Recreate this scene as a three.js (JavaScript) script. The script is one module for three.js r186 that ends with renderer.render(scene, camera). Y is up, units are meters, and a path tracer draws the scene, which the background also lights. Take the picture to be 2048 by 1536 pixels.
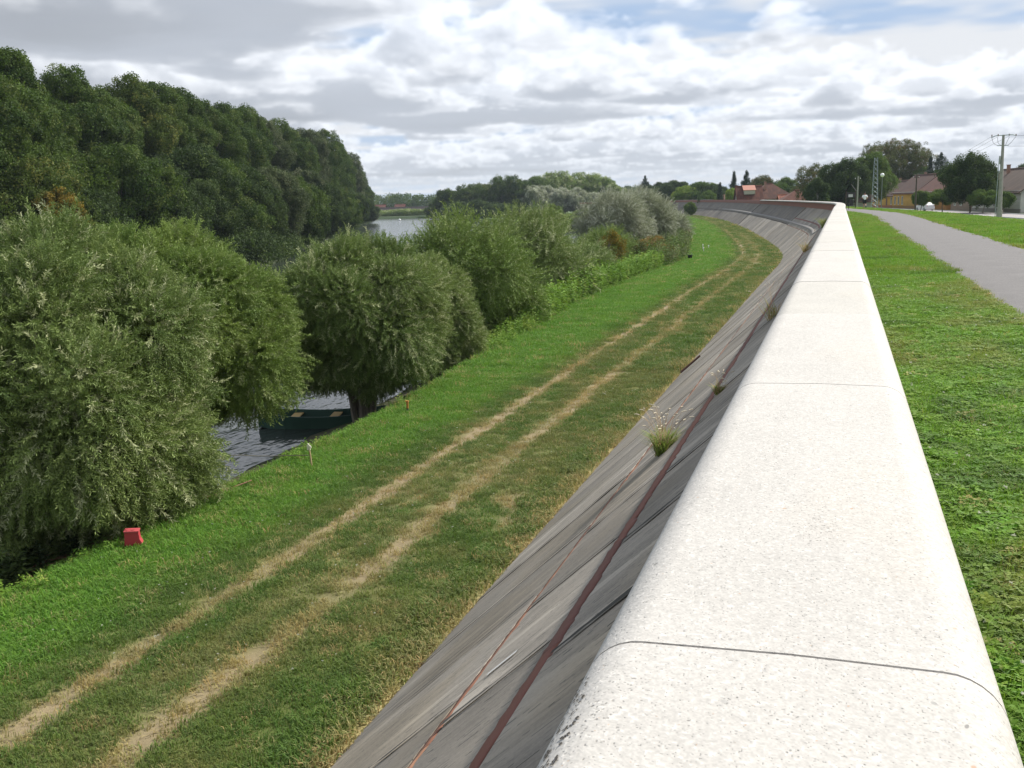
import * as THREE from 'three';
import { mergeGeometries } from 'three/addons/utils/BufferGeometryUtils.js';
import { MarchingCubes } from 'three/addons/objects/MarchingCubes.js';

// ---------------------------------------------------------------- camera
const EYE = 6.2;                                   // metres above the river
const scene = new THREE.Scene();
const camera = new THREE.PerspectiveCamera(40.57, 4 / 3, 0.1, 6000);
camera.position.set(0, EYE, 0);
camera.rotation.set(-0.172939, 0.306614, -0.026755, 'YXZ');
const renderer = new THREE.WebGLRenderer();
renderer.toneMapping = THREE.LinearToneMapping;
renderer.toneMappingExposure = 1.3;
renderer.shadowMap.enabled = true;

// ---------------------------------------------------------------- sun
const SUN = new THREE.Vector3(0.46, 0.682, -0.568).normalize();   // ahead and to the right, about 43 degrees up
const sun = new THREE.DirectionalLight(new THREE.Color().setRGB(1, 0.955, 0.87), 5);
sun.name = 'sun';
sun.position.copy(SUN).multiplyScalar(400).add(new THREE.Vector3(-30, 0, -120));
sun.target.position.set(-30, 0, -120);
sun.castShadow = true;
sun.shadow.radius = 1.2;
sun.shadow.mapSize.set(4096, 4096);
Object.assign(sun.shadow.camera, { left: -260, right: 260, top: 260, bottom: -260, near: 1, far: 900 });
scene.add(sun, sun.target);

// ---------------------------------------------------------------- random numbers and noise
function rng(seed) {
  let s = seed | 0;
  return () => { s = (s + 0x6d2b79f5) | 0; let t = Math.imul(s ^ (s >>> 15), 1 | s); t = (t + Math.imul(t ^ (t >>> 7), 61 | t)) ^ t; return ((t ^ (t >>> 14)) >>> 0) / 4294967296; };
}
const NT = 64, noiseTable = (() => { const r = rng(11), a = new Float32Array(NT * NT * NT); for (let i = 0; i < a.length; i++) a[i] = r(); return a; })();
function n3(x, y, z) {
  const xf = Math.floor(x), yf = Math.floor(y), zf = Math.floor(z);
  let u = x - xf, v = y - yf, w = z - zf;
  u = u * u * (3 - 2 * u); v = v * v * (3 - 2 * v); w = w * w * (3 - 2 * w);
  const x0 = xf & 63, x1 = (xf + 1) & 63, y0 = (yf & 63) << 6, y1 = ((yf + 1) & 63) << 6, z0 = (zf & 63) << 12, z1 = ((zf + 1) & 63) << 12, T = noiseTable;
  const a = T[x0 + y0 + z0] * (1 - u) + T[x1 + y0 + z0] * u, b = T[x0 + y1 + z0] * (1 - u) + T[x1 + y1 + z0] * u;
  const c = T[x0 + y0 + z1] * (1 - u) + T[x1 + y0 + z1] * u, d = T[x0 + y1 + z1] * (1 - u) + T[x1 + y1 + z1] * u;
  return (a * (1 - v) + b * v) * (1 - w) + (c * (1 - v) + d * v) * w;
}
const n2 = (x, y) => n3(x, y, 0.5);
function fbm2(x, y, oct = 4) { let s = 0, a = 0.5, k = 0; for (let i = 0; i < oct; i++) { s += a * n3(x, y, i * 7.3 + 0.5); k += a; a *= 0.5; x *= 2.03; y *= 2.03; } return s / k; }
const clamp = THREE.MathUtils.clamp, lerp = THREE.MathUtils.lerp, smooth = THREE.MathUtils.smoothstep;

// ---------------------------------------------------------------- sky: one layer of broken cumulus under pale blue air, the same all round
(function sky() {
  const W = 4096, H = 2048, data = new Float32Array(W * H * 4);
  const BASE = 1.05, TOP = 2.0;
  const fb = (x, y, z) => 0.5 * n3(x, y, z) + 0.26 * n3(x * 2.07 + 3, y * 2.07, z * 2.07) + 0.14 * n3(x * 4.3 + 9, y * 4.3 + 5, z * 4.3) + 0.08 * n3(x * 9.1, y * 9.1 + 2, z * 9.1 + 7) + 0.05 * (n3(x * 19.3 + 4, y * 19.3, z * 19.3) - 0.3);
  const cover = (x, z) => n3(x / 6 + 13.1, 3.5, z / 6 + 40.7) * 0.6 + n3(x / 2.3 + 5.2, 9.5, z / 2.3 + 11.3) * 0.4 + 0.26 * Math.exp(-((x + 4.3) ** 2 + (z + 5.0) ** 2) / 4.5);   // one larger cloud over the forest
  function dens(x, y, z, c) {                       // kilometres
    const h = (y - BASE) / (TOP - BASE);
    if (h <= 0 || h >= 1) return 0;
    const shape = smooth(h, 0, 0.08) * (1 - Math.pow(h, 1.4));
    return clamp((fb(x / 0.95, y / 0.6, z / 0.95) + (c - 0.5) * 1.05 - 0.475 - 0.30 * (1 - shape)) * 15, 0, 1);
  }
  const out = [0, 0, 0];
  function colour(dx, dy, dz, steps) {
    const e = Math.max(dy, 0.004), up = Math.sqrt(e), mu = dx * SUN.x + dy * SUN.y + dz * SUN.z;
    // clear air
    const haze = Math.exp(-e * 7), glow = Math.pow(Math.max(mu, 0), 6) * 0.25;
    let r = lerp(0.36, 0.74, haze) + glow, g = lerp(0.55, 0.84, haze) + glow, b = lerp(0.86, 0.97, haze) + glow;
    if (dy > 0.01) {                                // a thin high veil of altocumulus ripples
      const q = 5.5 / e, vx = dx * q, vz = dz * q, k = n3(vx / 9 + 21, 1.5, vz / 9 + 3) * 0.5 + n3(vx / 2.6, 5.5, vz / 2.6) * 0.3 + n3(vx / 0.9, 8.5, vz / 0.9) * 0.2, a = smooth(k, 0.36, 0.62) * 0.9;
      r = lerp(r, 0.97, a); g = lerp(g, 0.99, a); b = lerp(b, 1.02, a);
    }
    if (dy > 0.007) {
      const t0 = BASE / e, t1 = Math.min(TOP / e, 110), n = steps, dt = (t1 - t0) / n;
      let T = 1, cr = 0, cg = 0, cb = 0, tm = 0, wsum = 0;
      for (let i = 0; i < n && T > 0.03; i++) {
        const t = t0 + (i + 0.5) * dt, x = dx * t, y = dy * t, z = dz * t, c = cover(x, z), d = dens(x, y, z, c);
        if (d <= 0.01) continue;
        const h = (y - BASE) / (TOP - BASE);
        const s1 = dens(x + SUN.x * 0.12, y + SUN.y * 0.12, z + SUN.z * 0.12, c), s2 = dens(x + SUN.x * 0.38, y + SUN.y * 0.38, z + SUN.z * 0.38, c);
        const lit = Math.exp(-(s1 * 0.7 + s2 * 1.5)) * (0.85 + 0.5 * Math.pow(Math.max(mu, 0), 3)), amb = 0.50 + 0.36 * h - 0.26 * smooth(c, 0.58, 0.78);
        const a = 1 - Math.exp(-d * dt * 5.5), w = T * a;
        cr += w * (amb * 0.88 + lit * 0.86); cg += w * (amb * 0.97 + lit * 0.85); cb += w * (amb * 1.13 + lit * 0.83);
        tm += w * t; wsum += w; T *= 1 - a;
      }
      if (wsum > 0) {                               // distant clouds pale into the air
        const air = 1 - Math.exp(-tm / wsum / 45), k = wsum;
        cr = lerp(cr, k * 0.82, air); cg = lerp(cg, k * 0.88, air); cb = lerp(cb, k * 0.96, air);
      }
      const f = smooth(dy, 0.007, 0.03);
      T = lerp(1, T, f); r = r * T + cr * f; g = g * T + cg * f; b = b * T + cb * f;
    }
    out[0] = r * 0.69; out[1] = g * 0.69; out[2] = b * 0.69;
  }
  const put = (i, j) => { const o = (j * W + i) * 4; data[o] = out[0]; data[o + 1] = out[1]; data[o + 2] = out[2]; data[o + 3] = 1; };
  const lowRows = Math.round(H * 15 / 180), mid = H / 2;
  const dir = (i, j, f) => { const a = ((i + 0.5) / W - 0.5) * 2 * Math.PI, e = ((j + 0.5) / H - 0.5) * Math.PI; f(Math.cos(e) * Math.cos(a), Math.sin(e), Math.cos(e) * Math.sin(a)); };
  for (let j = mid; j < mid + lowRows; j++) for (let i = 0; i < W; i++) dir(i, j, (x, y, z) => { colour(x, y, z, 64); put(i, j); });
  const Q = 8, rows = Math.ceil((H - mid - lowRows) / Q) + 1, cols = W / Q, coarse = new Float32Array(rows * cols * 3);
  for (let j = 0; j < rows; j++) for (let i = 0; i < cols; i++) dir(i * Q, Math.min(H - 1, mid + lowRows - 1 + j * Q), (x, y, z) => { colour(x, y, z, 10); coarse.set(out, (j * cols + i) * 3); });
  for (let j = mid + lowRows; j < H; j++) for (let i = 0; i < W; i++) {
    const fj = (j - (mid + lowRows - 1)) / Q, fi = i / Q, j0 = Math.min(rows - 2, Math.floor(fj)), i0 = Math.floor(fi), v = Math.min(1, fj - j0), u = fi - i0, i1 = (i0 + 1) % cols;
    for (let c = 0; c < 3; c++) out[c] = lerp(lerp(coarse[(j0 * cols + i0) * 3 + c], coarse[(j0 * cols + i1) * 3 + c], u), lerp(coarse[((j0 + 1) * cols + i0) * 3 + c], coarse[((j0 + 1) * cols + i1) * 3 + c], u), v);
    put(i, j);
  }
  out[0] = 0.10; out[1] = 0.11; out[2] = 0.10;
  for (let j = 0; j < mid; j++) for (let i = 0; i < W; i++) put(i, j);
  const t = new THREE.DataTexture(data, W, H, THREE.RGBAFormat, THREE.FloatType);
  t.mapping = THREE.EquirectangularReflectionMapping; t.magFilter = THREE.LinearFilter; t.needsUpdate = true;
  scene.background = t; scene.environment = t;
})();

// ---------------------------------------------------------------- helpers: naming, tagging, meshes
const taken = new Map();
const numbered = (name) => { const k = taken.get(name) ?? 0; taken.set(name, k + 1); return k ? name + '_' + String(k).padStart(3, '0') : name; };
function tag(o, label, category, group, kind) {
  o.userData.label = label; if (category) o.userData.category = category;
  if (group) o.userData.group = group;
  if (kind) o.userData.kind = kind;
  return o;
}
function mesh(name, geometry, material, parent) {
  const m = new THREE.Mesh(geometry, material); m.castShadow = m.receiveShadow = true;
  if (parent) { m.name = name; parent.add(m); } else { m.name = numbered(name); scene.add(m); }
  return m;
}
function thing(name, label, category, [x, y, z] = [0, 0, 0], turn = 0, group) {
  const o = new THREE.Group(); o.name = numbered(name); o.position.set(x, y, z); o.rotation.y = turn; scene.add(o);
  return tag(o, label, category, group);
}
const structure = (name, geometry, material, label) => { const m = mesh(name, geometry, material); m.userData.kind = 'structure'; if (label) { m.userData.label = label; } return m; };
const V = (x, y, z) => new THREE.Vector3(x, y, z);
const rgb = (r, g, b) => new THREE.Color().setRGB(r, g, b);
const mat = (r, g, b, roughness = 0.85, more = {}) => new THREE.MeshStandardMaterial({ color: rgb(r, g, b), roughness, ...more });
const pick = (r, a) => a[Math.floor(r() * a.length)];
const ORD = ['first', 'second', 'third', 'fourth', 'fifth', 'sixth', 'seventh', 'eighth', 'ninth', 'tenth', 'eleventh', 'twelfth', 'thirteenth', 'fourteenth', 'fifteenth', 'sixteenth', 'seventeenth', 'eighteenth', 'nineteenth', 'twentieth'];

function merge(list) { const l = list.map((g) => { const n = g.index ? g.toNonIndexed() : g; for (const k of Object.keys(n.attributes)) if (!['position', 'normal', 'uv'].includes(k)) n.deleteAttribute(k); return n; }); return mergeGeometries(l); }
function box(x0, x1, y0, y1, z0, z1) { return new THREE.BoxGeometry(x1 - x0, y1 - y0, z1 - z0).translate((x0 + x1) / 2, (y0 + y1) / 2, (z0 + z1) / 2); }
function rod(a, b, r0, r1 = r0, seg = 7) {
  const d = b.clone().sub(a), g = new THREE.CylinderGeometry(r1, r0, d.length(), seg, 1);
  return g.applyQuaternion(new THREE.Quaternion().setFromUnitVectors(V(0, 1, 0), d.clone().normalize())).translate(...a.clone().add(b).multiplyScalar(0.5).toArray());
}
function limb(pts, r0, r1, seg = 6, steps = 6) {                 // a tapered bent branch
  const c = new THREE.CatmullRomCurve3(pts), P = [], I = [], UV = [];
  for (let i = 0; i <= steps; i++) {
    const t = i / steps, p = c.getPoint(t), d = c.getTangent(t), r = lerp(r0, r1, t), u = Math.abs(d.y) < 0.9 ? V(0, 1, 0) : V(1, 0, 0), a = u.cross(d).normalize(), b = d.clone().cross(a);
    for (let k = 0; k <= seg; k++) { const f = k / seg * Math.PI * 2, q = p.clone().addScaledVector(a, Math.cos(f) * r).addScaledVector(b, Math.sin(f) * r); P.push(q.x, q.y, q.z); UV.push(k / seg, t * 3); }
  }
  for (let i = 0; i < steps; i++) for (let k = 0; k < seg; k++) { const a = i * (seg + 1) + k, b = a + seg + 1; I.push(a, a + 1, b, a + 1, b + 1, b); }
  const g = new THREE.BufferGeometry(); g.setAttribute('position', new THREE.Float32BufferAttribute(P, 3)); g.setAttribute('uv', new THREE.Float32BufferAttribute(UV, 2)); g.setIndex(I); g.computeVertexNormals();
  return g;
}
const toByte = (v) => { v = clamp(v, 0, 1); return Math.round(255 * (v <= 0.0031308 ? v * 12.92 : 1.055 * Math.pow(v, 1 / 2.4) - 0.055)); };
function texture(w, h, fn, { srgb = true, rx = 1, ry = 1 } = {}) {   // fn(u, v) -> linear [r, g, b]
  const d = new Uint8Array(w * h * 4);
  for (let j = 0; j < h; j++) for (let i = 0; i < w; i++) {
    const c = fn(i / w, j / h), o = (j * w + i) * 4;
    for (let k = 0; k < 3; k++) d[o + k] = srgb ? toByte(c[k]) : clamp(Math.round(c[k] * 255), 0, 255);
    d[o + 3] = 255;
  }
  const t = new THREE.DataTexture(d, w, h); t.wrapS = t.wrapT = THREE.RepeatWrapping; t.magFilter = THREE.LinearFilter; t.minFilter = THREE.LinearMipmapLinearFilter; t.generateMipmaps = true; t.repeat.set(rx, ry);
  if (srgb) t.colorSpace = THREE.SRGBColorSpace;
  t.needsUpdate = true;
  return t;
}
// noise that repeats: u, v in 0..1, cells along each
function pn(u, v, cx, cy, seed) {
  const x = u * cx, y = v * cy, xf = Math.floor(x), yf = Math.floor(y); let a = x - xf, b = y - yf; a = a * a * (3 - 2 * a); b = b * b * (3 - 2 * b);
  const h = (i, j) => { i = ((i % cx) + cx) % cx; j = ((j % cy) + cy) % cy; let t = Math.imul(i + 374761 * seed, 668265263) ^ Math.imul(j + 1013 * seed + 77, 374761393); t = Math.imul(t ^ (t >>> 13), 1274126177); return ((t ^ (t >>> 16)) >>> 0) / 4294967296; };
  return lerp(lerp(h(xf, yf), h(xf + 1, yf), a), lerp(h(xf, yf + 1), h(xf + 1, yf + 1), a), b);
}
const pf = (u, v, cx, cy, seed, oct = 4) => { let s = 0, a = 0.5, k = 0; for (let i = 0; i < oct; i++) { s += a * pn(u, v, cx << i, cy << i, seed + i * 17); k += a; a *= 0.55; } return s / k; };
const mixc = (a, b, t) => [lerp(a[0], b[0], t), lerp(a[1], b[1], t), lerp(a[2], b[2], t)];

// ---------------------------------------------------------------- the line of the flood wall: straight, then a bend to the left and a wide sweep
const LINE = (() => {
  const c = new THREE.CatmullRomCurve3([[0, 16], [0, 0], [0, -30], [0, -60], [0, -83], [-0.5, -94], [-4.1, -126], [-12, -182], [-22.5, -245], [-37, -309], [-52, -355], [-70, -390], [-91, -409], [-118, -414], [-150, -407]].map(([x, z]) => V(x, 0, z)), false, 'centripetal');
  const n = 4000, p = c.getPoints(n), s = [0]; for (let i = 1; i <= n; i++) s.push(s[i - 1] + p[i].distanceTo(p[i - 1]));
  let k = 0; while (p[k].z > 0) k++;
  const s0 = s[k]; return { p, s: s.map((v) => v - s0), n };
})();
function frame(s) {
  let a = 0, b = LINE.n; while (b - a > 1) { const m = (a + b) >> 1; if (LINE.s[m] <= s) a = m; else b = m; }
  const P = LINE.p[a], Q = LINE.p[a + 1], t = (s - LINE.s[a]) / (LINE.s[a + 1] - LINE.s[a]), lo = LINE.p[Math.max(0, a - 8)], hi = LINE.p[Math.min(LINE.n, a + 9)];
  const dx = hi.x - lo.x, dz = hi.z - lo.z, l = Math.hypot(dx, dz);
  return { x: lerp(P.x, Q.x, t), z: lerp(P.z, Q.z, t), nx: -dz / l, nz: dx / l, turn: Math.atan2(-dx, -dz) };
}
const at = (s, o, y) => { const f = frame(s); return V(f.x + f.nx * o, y, f.z + f.nz * o); };
// a sheet swept along the wall; profile(s) gives points [offset, height, v]
function sweep(ss, profile, us = 1) {
  const P = [], UV = [], I = []; let n = 0;
  ss.forEach((s, i) => {
    const f = frame(s), pr = profile(s); n = pr.length;
    pr.forEach(([o, y, v], k) => { P.push(f.x + f.nx * o, y, f.z + f.nz * o); UV.push(s * us, v ?? o); if (i && k) { const d = i * n + k, c = d - 1, b = d - n, a = b - 1; I.push(a, b, c, b, d, c); } });
  });
  const g = new THREE.BufferGeometry(); g.setAttribute('position', new THREE.Float32BufferAttribute(P, 3)); g.setAttribute('uv', new THREE.Float32BufferAttribute(UV, 2)); g.setIndex(I); g.computeVertexNormals();
  return g;
}
const range = (a, b, d) => { const r = [], n = Math.max(1, Math.round((b - a) / d)); for (let i = 0; i <= n; i++) r.push(a + (b - a) * i / n); return r; };
const WILLOWS = [
  [-15.4, -14.3, 0.5, 5.0, 1.52],
  [-12.6, -14.2, 0.3, 5.8, 2.93],
  [-14.3, -19.9, 0.1, 6.0, 2.36],
  [-12.7, -26.1, 0.4, 5.1, 2.4],
  [-13.1, -32.5, 0.3, 4.4, 1.77],
  [-14.5, -40.5, 0.3, 5.4, 2.59],
  [-16.0, -53.7, 0.3, 5.6, 2.83],
  [-15.6, -64.1, 0.3, 2.8, 2.1],
  [-17.2, -78.1, 0.3, 3.4, 2.08],
  [-21.4, -101.8, 0.4, 6.4, 3.7],
  [-19.9, -110.2, 0.4, 7.0, 3.02],
  [-19.4, -124.5, 0.5, 4.0, 2.0],
];
const FOREST_BACK = [
  [-72.7, -75.8, 0.9, 18.8, 6.06],
  [-75.1, -83.1, 0.9, 20.9, 2.96],
  [-77.8, -88.7, 0.9, 19.1, 3.97],
  [-79.8, -96.2, 0.9, 20.8, 4.51],
  [-80.6, -102.0, 0.9, 20.7, 3.75],
  [-84.1, -111.9, 0.9, 21.6, 4.72],
  [-87.1, -122.1, 0.9, 22.5, 4.33],
  [-89.6, -130.1, 0.9, 22.4, 4.18],
  [-92.4, -140.3, 0.9, 22.4, 4.85],
  [-95.4, -150.3, 0.9, 22.7, 4.71],
  [-99.1, -162.1, 0.9, 22.6, 5.03],
  [-103.9, -176.7, 0.9, 21.7, 4.93],
  [-110.7, -195.9, 0.9, 21.8, 5.41],
  [-119.1, -219.8, 0.9, 22.4, 5.41],
  [-126.7, -244.1, 0.9, 22.8, 5.29],
  [-139.2, -277.0, 0.9, 21.5, 5.22],
  [-153.7, -314.5, 0.9, 20.3, 5.05],
  [-169.0, -351.5, 0.9, 17.5, 4.13],
  [-179.7, -379.6, 0.9, 12.6, 3.64],
];
const FOREST_FRONT = [
  [-68.0, -73.4, 0.7, 13.1, 3.37],
  [-65.2, -73.2, 0.7, 9.7, 3.77],
  [-65.9, -79.2, 0.7, 7.6, 3.47],
  [-67.3, -87.0, 0.7, 11.5, 4.23],
  [-67.7, -92.9, 0.7, 10.3, 3.87],
  [-68.8, -100.8, 0.7, 12.1, 4.11],
  [-69.5, -107.5, 0.7, 10.7, 3.7],
  [-70.3, -115.2, 0.7, 10.3, 3.25],
  [-75.2, -129.8, 0.7, 11.1, 3.25],
  [-77.2, -140.1, 0.7, 9.6, 3.46],
  [-94.6, -176.2, 0.7, 12.4, 3.18],
  [-92.1, -177.5, 0.7, 9.6, 3.37],
  [-108.0, -214.3, 0.7, 9.3, 4.04],
  [-131.3, -269.8, 0.7, 9.4, 3.61],
  [-157.9, -334.6, 0.7, 7.7, 2.85],
  [-165.0, -355.6, 0.7, 3.2, 1.7],
];
const MIDWOOD = [
  [-157.0, -411.0, 1, 11.4, 4.23],
  [-156.3, -422.0, 1, 10.0, 5.41],
  [-147.3, -414.6, 1, 12.4, 6.35],
  [-143.6, -426.5, 1, 12.8, 6.5],
  [-133.4, -419.3, 1, 16.1, 5.93],
  [-127.9, -421.0, 1, 13.3, 6.35],
  [-125.3, -432.2, 1, 14.8, 6.5],
  [-122.8, -443.3, 1, 16.5, 7.08],
  [-116.5, -445.0, 1, 17.4, 6.64],
  [-111.4, -451.5, 1, 16.9, 6.71],
  [-105.1, -453.0, 1, 16.1, 6.26],
  [-98.7, -449.3, 1, 14.8, 4.87],
  [-92.4, -440.4, 1, 11.3, 3.9],
  [-119.4, -419.3, 1, 11.6, 4.62],
  [-115.1, -424.7, 1, 11.5, 4.23],
  [-109.5, -426.1, 1, 10.5, 4.23],
  [-103.5, -427.7, 1, 9.5, 4.23],
  [-97.1, -429.2, 1, 7.7, 3.81],
];
const SHOREBUSH = [
  [-161.0, -414.9, 0.3, 6.7, 5.35],
  [-146.2, -399.1, 0.3, 6.4, 6.13],
  [-132.1, -382.8, 0.3, 6.8, 5.85],
  [-117.2, -361.5, 0.3, 5.1, 5.49],
  [-101.6, -334.9, 0.3, 4.2, 4.21],
  [-82.3, -288.5, 0.3, 3.6, 3.18],
  [-58.7, -217.2, 0.3, 4.8, 1.95],
  [-56.3, -220.9, 0.3, 2.9, 2.63],
  [-53.4, -225.8, 0.4, 3.7, 2.68],
];
const VILLAGE_TREES = [
  [-5.8, -229.9, 2.6, 9.6, 3.32, "sparse"],
  [-4.4, -212.0, 2.6, 6.5, 1.84, "thuja"],
  [0.6, -225.0, 2.6, 9.5, 4.11, "dark"],
  [-2.1, -228.0, 2.6, 6.9, 2.74, "dark"],
  [6.1, -234.9, 2.6, 11.4, 3.96, "green"],
  [13.3, -299.7, 2.6, 16.7, 7.94, "olive"],
  [20.0, -294.3, 2.6, 9.7, 3.12, "green"],
  [24.0, -289.0, 2.6, 13.0, 3.07, "pine"],
  [21.7, -291.2, 2.6, 12.1, 1.12, "spruce"],
  [19.9, -183.9, 2.6, 8.5, 4.01, "dark"],
  [13.9, -204.5, 2.6, 3.4, 1.18, "globe"],
  [16.4, -191.3, 2.6, 3.5, 1.85, "globe"],
  [21.0, -176.8, 2.6, 3.3, 2.06, "globe"],
  [23.2, -172.4, 2.6, 3.0, 1.09, "globe"],
  [38.5, -257.1, 2.6, 9.0, 2.0, "dark"],
  [-78.1, -438.1, 2.6, 13.0, 3.21, "spruce"],
  [-30.3, -318.6, 2.6, 10.6, 1.54, "spruce"],
  [-26.7, -318.9, 2.6, 10.9, 2.31, "spruce"],
  [-35.4, -328.1, 2.6, 7.6, 0.95, "spruce"],
  [-21.5, -309.3, 2.6, 8.6, 3.58, "olive"],
  [-15.3, -309.6, 2.6, 8.1, 3.28, "green"],
  [-67.7, -406.4, 2.6, 9.1, 5.15, "dark"],
  [-59.4, -390.5, 2.6, 9.5, 5.7, "dark"],
  [-50.4, -361.5, 2.6, 7.2, 3.51, "bright"],
  [-45.8, -365.1, 2.6, 8.3, 5.31, "green"],
  [-40.8, -362.7, 2.6, 7.3, 4.57, "dark"],
  [-63.5, -392.9, 2.6, 5.2, 2.49, "bright"],
  [-28.8, -298.6, 2.6, 5.8, 1.73, "bright"],
  [-78.1, -433.0, 2.6, 7.6, 2.33, "olive"],
  [-38.5, -322.7, 2.6, 5.0, 2.19, "green"],
  [-39.3, -289.3, 1.2, 3.3, 1.26, "green"],
  [-9.3, -259.8, 2.6, 5.6, 2.0, "olive"],
];

// ================================================================ large structure: water, banks, levee
const SLOPE_TOP = [-0.26, 4.8], SLOPE_TOE = [-4.25, 1.2];
const slopeY = (o) => lerp(SLOPE_TOP[1], SLOPE_TOE[1], (o - SLOPE_TOP[0]) / (SLOPE_TOE[0] - SLOPE_TOP[0]));

const rippleTex = texture(512, 512, (u, v) => { const k = 0.55 * pf(u, v, 24, 10, 3, 4) + 0.45 * pf(u, v, 60, 30, 9, 3); return [k, k, k]; }, { srgb: false, rx: 260, ry: 260 });
structure('river_water', new THREE.PlaneGeometry(3200, 3200, 1, 1).rotateX(-Math.PI / 2).translate(-300, 0, -700), new THREE.MeshPhysicalMaterial({ color: rgb(0.035, 0.042, 0.036), roughness: 0.12, ior: 1.33, bumpMap: rippleTex, bumpScale: 0.05 }), 'grey rippled river water');

// --- the berm: mown grass with two worn wheel tracks
const RUTS = [[-7.62, 0.15], [-6.2, 0.19]];
function bare(s, o) {                                   // how much soil and straw shows
  const w = fbm2(s * 0.55, o * 1.9 + 40, 4), wide = fbm2(s * 0.12 + 9, o * 0.6, 3), far = smooth(s, 95, 170);
  let b = 0;
  RUTS.forEach(([c, hw], i) => { const d = Math.abs(o - c - (fbm2(s * 0.25, i * 9 + 3, 2) - 0.5) * 0.28); b = Math.max(b, (1 - smooth(d, hw * 0.45, hw * 2.1)) * (0.55 + 0.75 * w) * (i ? 0.82 - 0.3 * smooth(s, 30, 60) : 1.08)); });
  b = Math.max(b, (1 - smooth(Math.abs(o + 6.7), 0.6, 1.7)) * 0.30 * smooth(w * 0.6 + wide * 0.6, 0.50, 0.72) * 0.8);
  b = Math.max(b, smooth(o, -4.5, -4.3) * 0.8, smooth(w + wide, 1.22, 1.42) * 0.55 * smooth(o, -8.6, -8));
  return clamp(b * (0.72 + 0.4 * smooth(w, 0.35, 0.6)), 0, 1) * (1 - 0.45 * far);
}
function bermGreen(s, o) {
  const n = fbm2(s * 0.35 + 70, o * 0.8, 4), m = fbm2(s * 1.7, o * 1.7 + 11, 3), fresh = 1 - smooth(o + (n - 0.5) * 1.6, -9.0, -7.9);
  let c = mixc([0.104, 0.136, 0.034], [0.064, 0.120, 0.019], smooth(n, 0.35, 0.60));
  c = mixc(c, [0.135, 0.145, 0.042], smooth(m, 0.57, 0.78) * 0.6);
  c = mixc(c, [0.085, 0.195, 0.018], fresh * 0.85);
  return c;
}
const edgeO = (s) => s < 20 ? -10.5 : s < 60 ? lerp(-10.5, -13.0, smooth(s, 20, 55)) : s < 150 ? lerp(-13.0, -14.5, smooth(s, 60, 150)) : lerp(-14.5, -24, smooth(s, 150, 330));
const shoreO = (s) => edgeO(s) - (s < 60 ? lerp(3.1, 1.9, smooth(s, 24, 50)) : lerp(1.9, 4, smooth(s, 60, 130)) + 12 * smooth(s, 150, 260));
const soilTex = texture(1024, 1024, (u, v) => {
  const a = pf(u, v, 10, 10, 5, 5), b = pf(u, v, 90, 90, 21, 3), c = pn(u, v, 340, 340, 31);
  let k = mixc([0.62, 0.60, 0.55], [1.18, 1.15, 1.05], 0.55 * a + 0.45 * b); if (c > 0.93) k = mixc(k, [1.6, 1.55, 1.4], 0.8); if (c < 0.08) k = mixc(k, [0.3, 0.3, 0.3], 0.7);
  return k.map((x) => x * 0.6);
});
function painted(g, fn) {                               // vertex colours that say what the ground is made of there
  const p = g.attributes.position, uv = g.attributes.uv, c = new Float32Array(p.count * 3);
  for (let i = 0; i < p.count; i++) c.set(fn(uv.getX(i), uv.getY(i), p.getY(i)), i * 3);
  g.setAttribute('color', new THREE.BufferAttribute(c, 3)); return g;
}
const groundMat = new THREE.MeshPhysicalMaterial({ specularIntensity: 0.25, vertexColors: true, map: soilTex, roughness: 0.95, bumpMap: soilTex, bumpScale: 0.02 });
groundMat.map.repeat.set(0.4, 0.4);
const SOIL = [0.225, 0.182, 0.118], STRAW = [0.34, 0.28, 0.15];
const div = (c, k) => c.map((x) => Math.min(1.4, x / k));
const relief = (s, o) => (fbm2(s * 1.3, o * 1.3, 3) - 0.5) * 0.06 - 0.04 * bare(s, o);
{
  const ss = [...range(-12, 40, 0.16), ...range(40.4, 120, 0.5), ...range(121, 440, 2)];
  const g = sweep(ss, (s) => { const e = edgeO(s), r = []; for (let i = 0; i <= 70; i++) { const o = lerp(-4.16, e, i / 70); r.push([o, 1.2 + relief(s, o), o]); } return r.reverse(); });
  structure('berm_lawn', painted(g, (s, o) => { const b = bare(s, o); return div(mixc(mixc(bermGreen(s, o), [0.12, 0.105, 0.05], 0.5), o > -4.6 ? STRAW : SOIL, b), 0.5); }), groundMat, 'mown grass berm with two worn wheel tracks');
  const bank = sweep([...range(-12, 60, 0.5), ...range(61, 440, 3)], (s) => { const e = edgeO(s), h = shoreO(s), r = []; for (let i = 0; i <= 14; i++) { const t = i / 14, o = lerp(e, h - 3, t), y = lerp(1.2, -0.9, Math.pow(t, 0.8)) + (fbm2(s * 0.8, o * 0.8, 3) - 0.5) * 0.22 * Math.sin(Math.PI * Math.min(1, t * 1.2)) + (i === 0 ? relief(s, o) : 0); r.push([o, y, o]); } return r.reverse(); });
  structure('river_bank', painted(bank, (s, o, y) => { const n = fbm2(s * 0.7, o * 0.7, 3); return div(mixc(y > 0.75 ? bermGreen(s, -9.6) : [0.08, 0.07, 0.045], [0.05, 0.06, 0.025], smooth(n, 0.4, 0.7)), 0.5); }), groundMat, 'earth river bank falling to the water');
}
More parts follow.
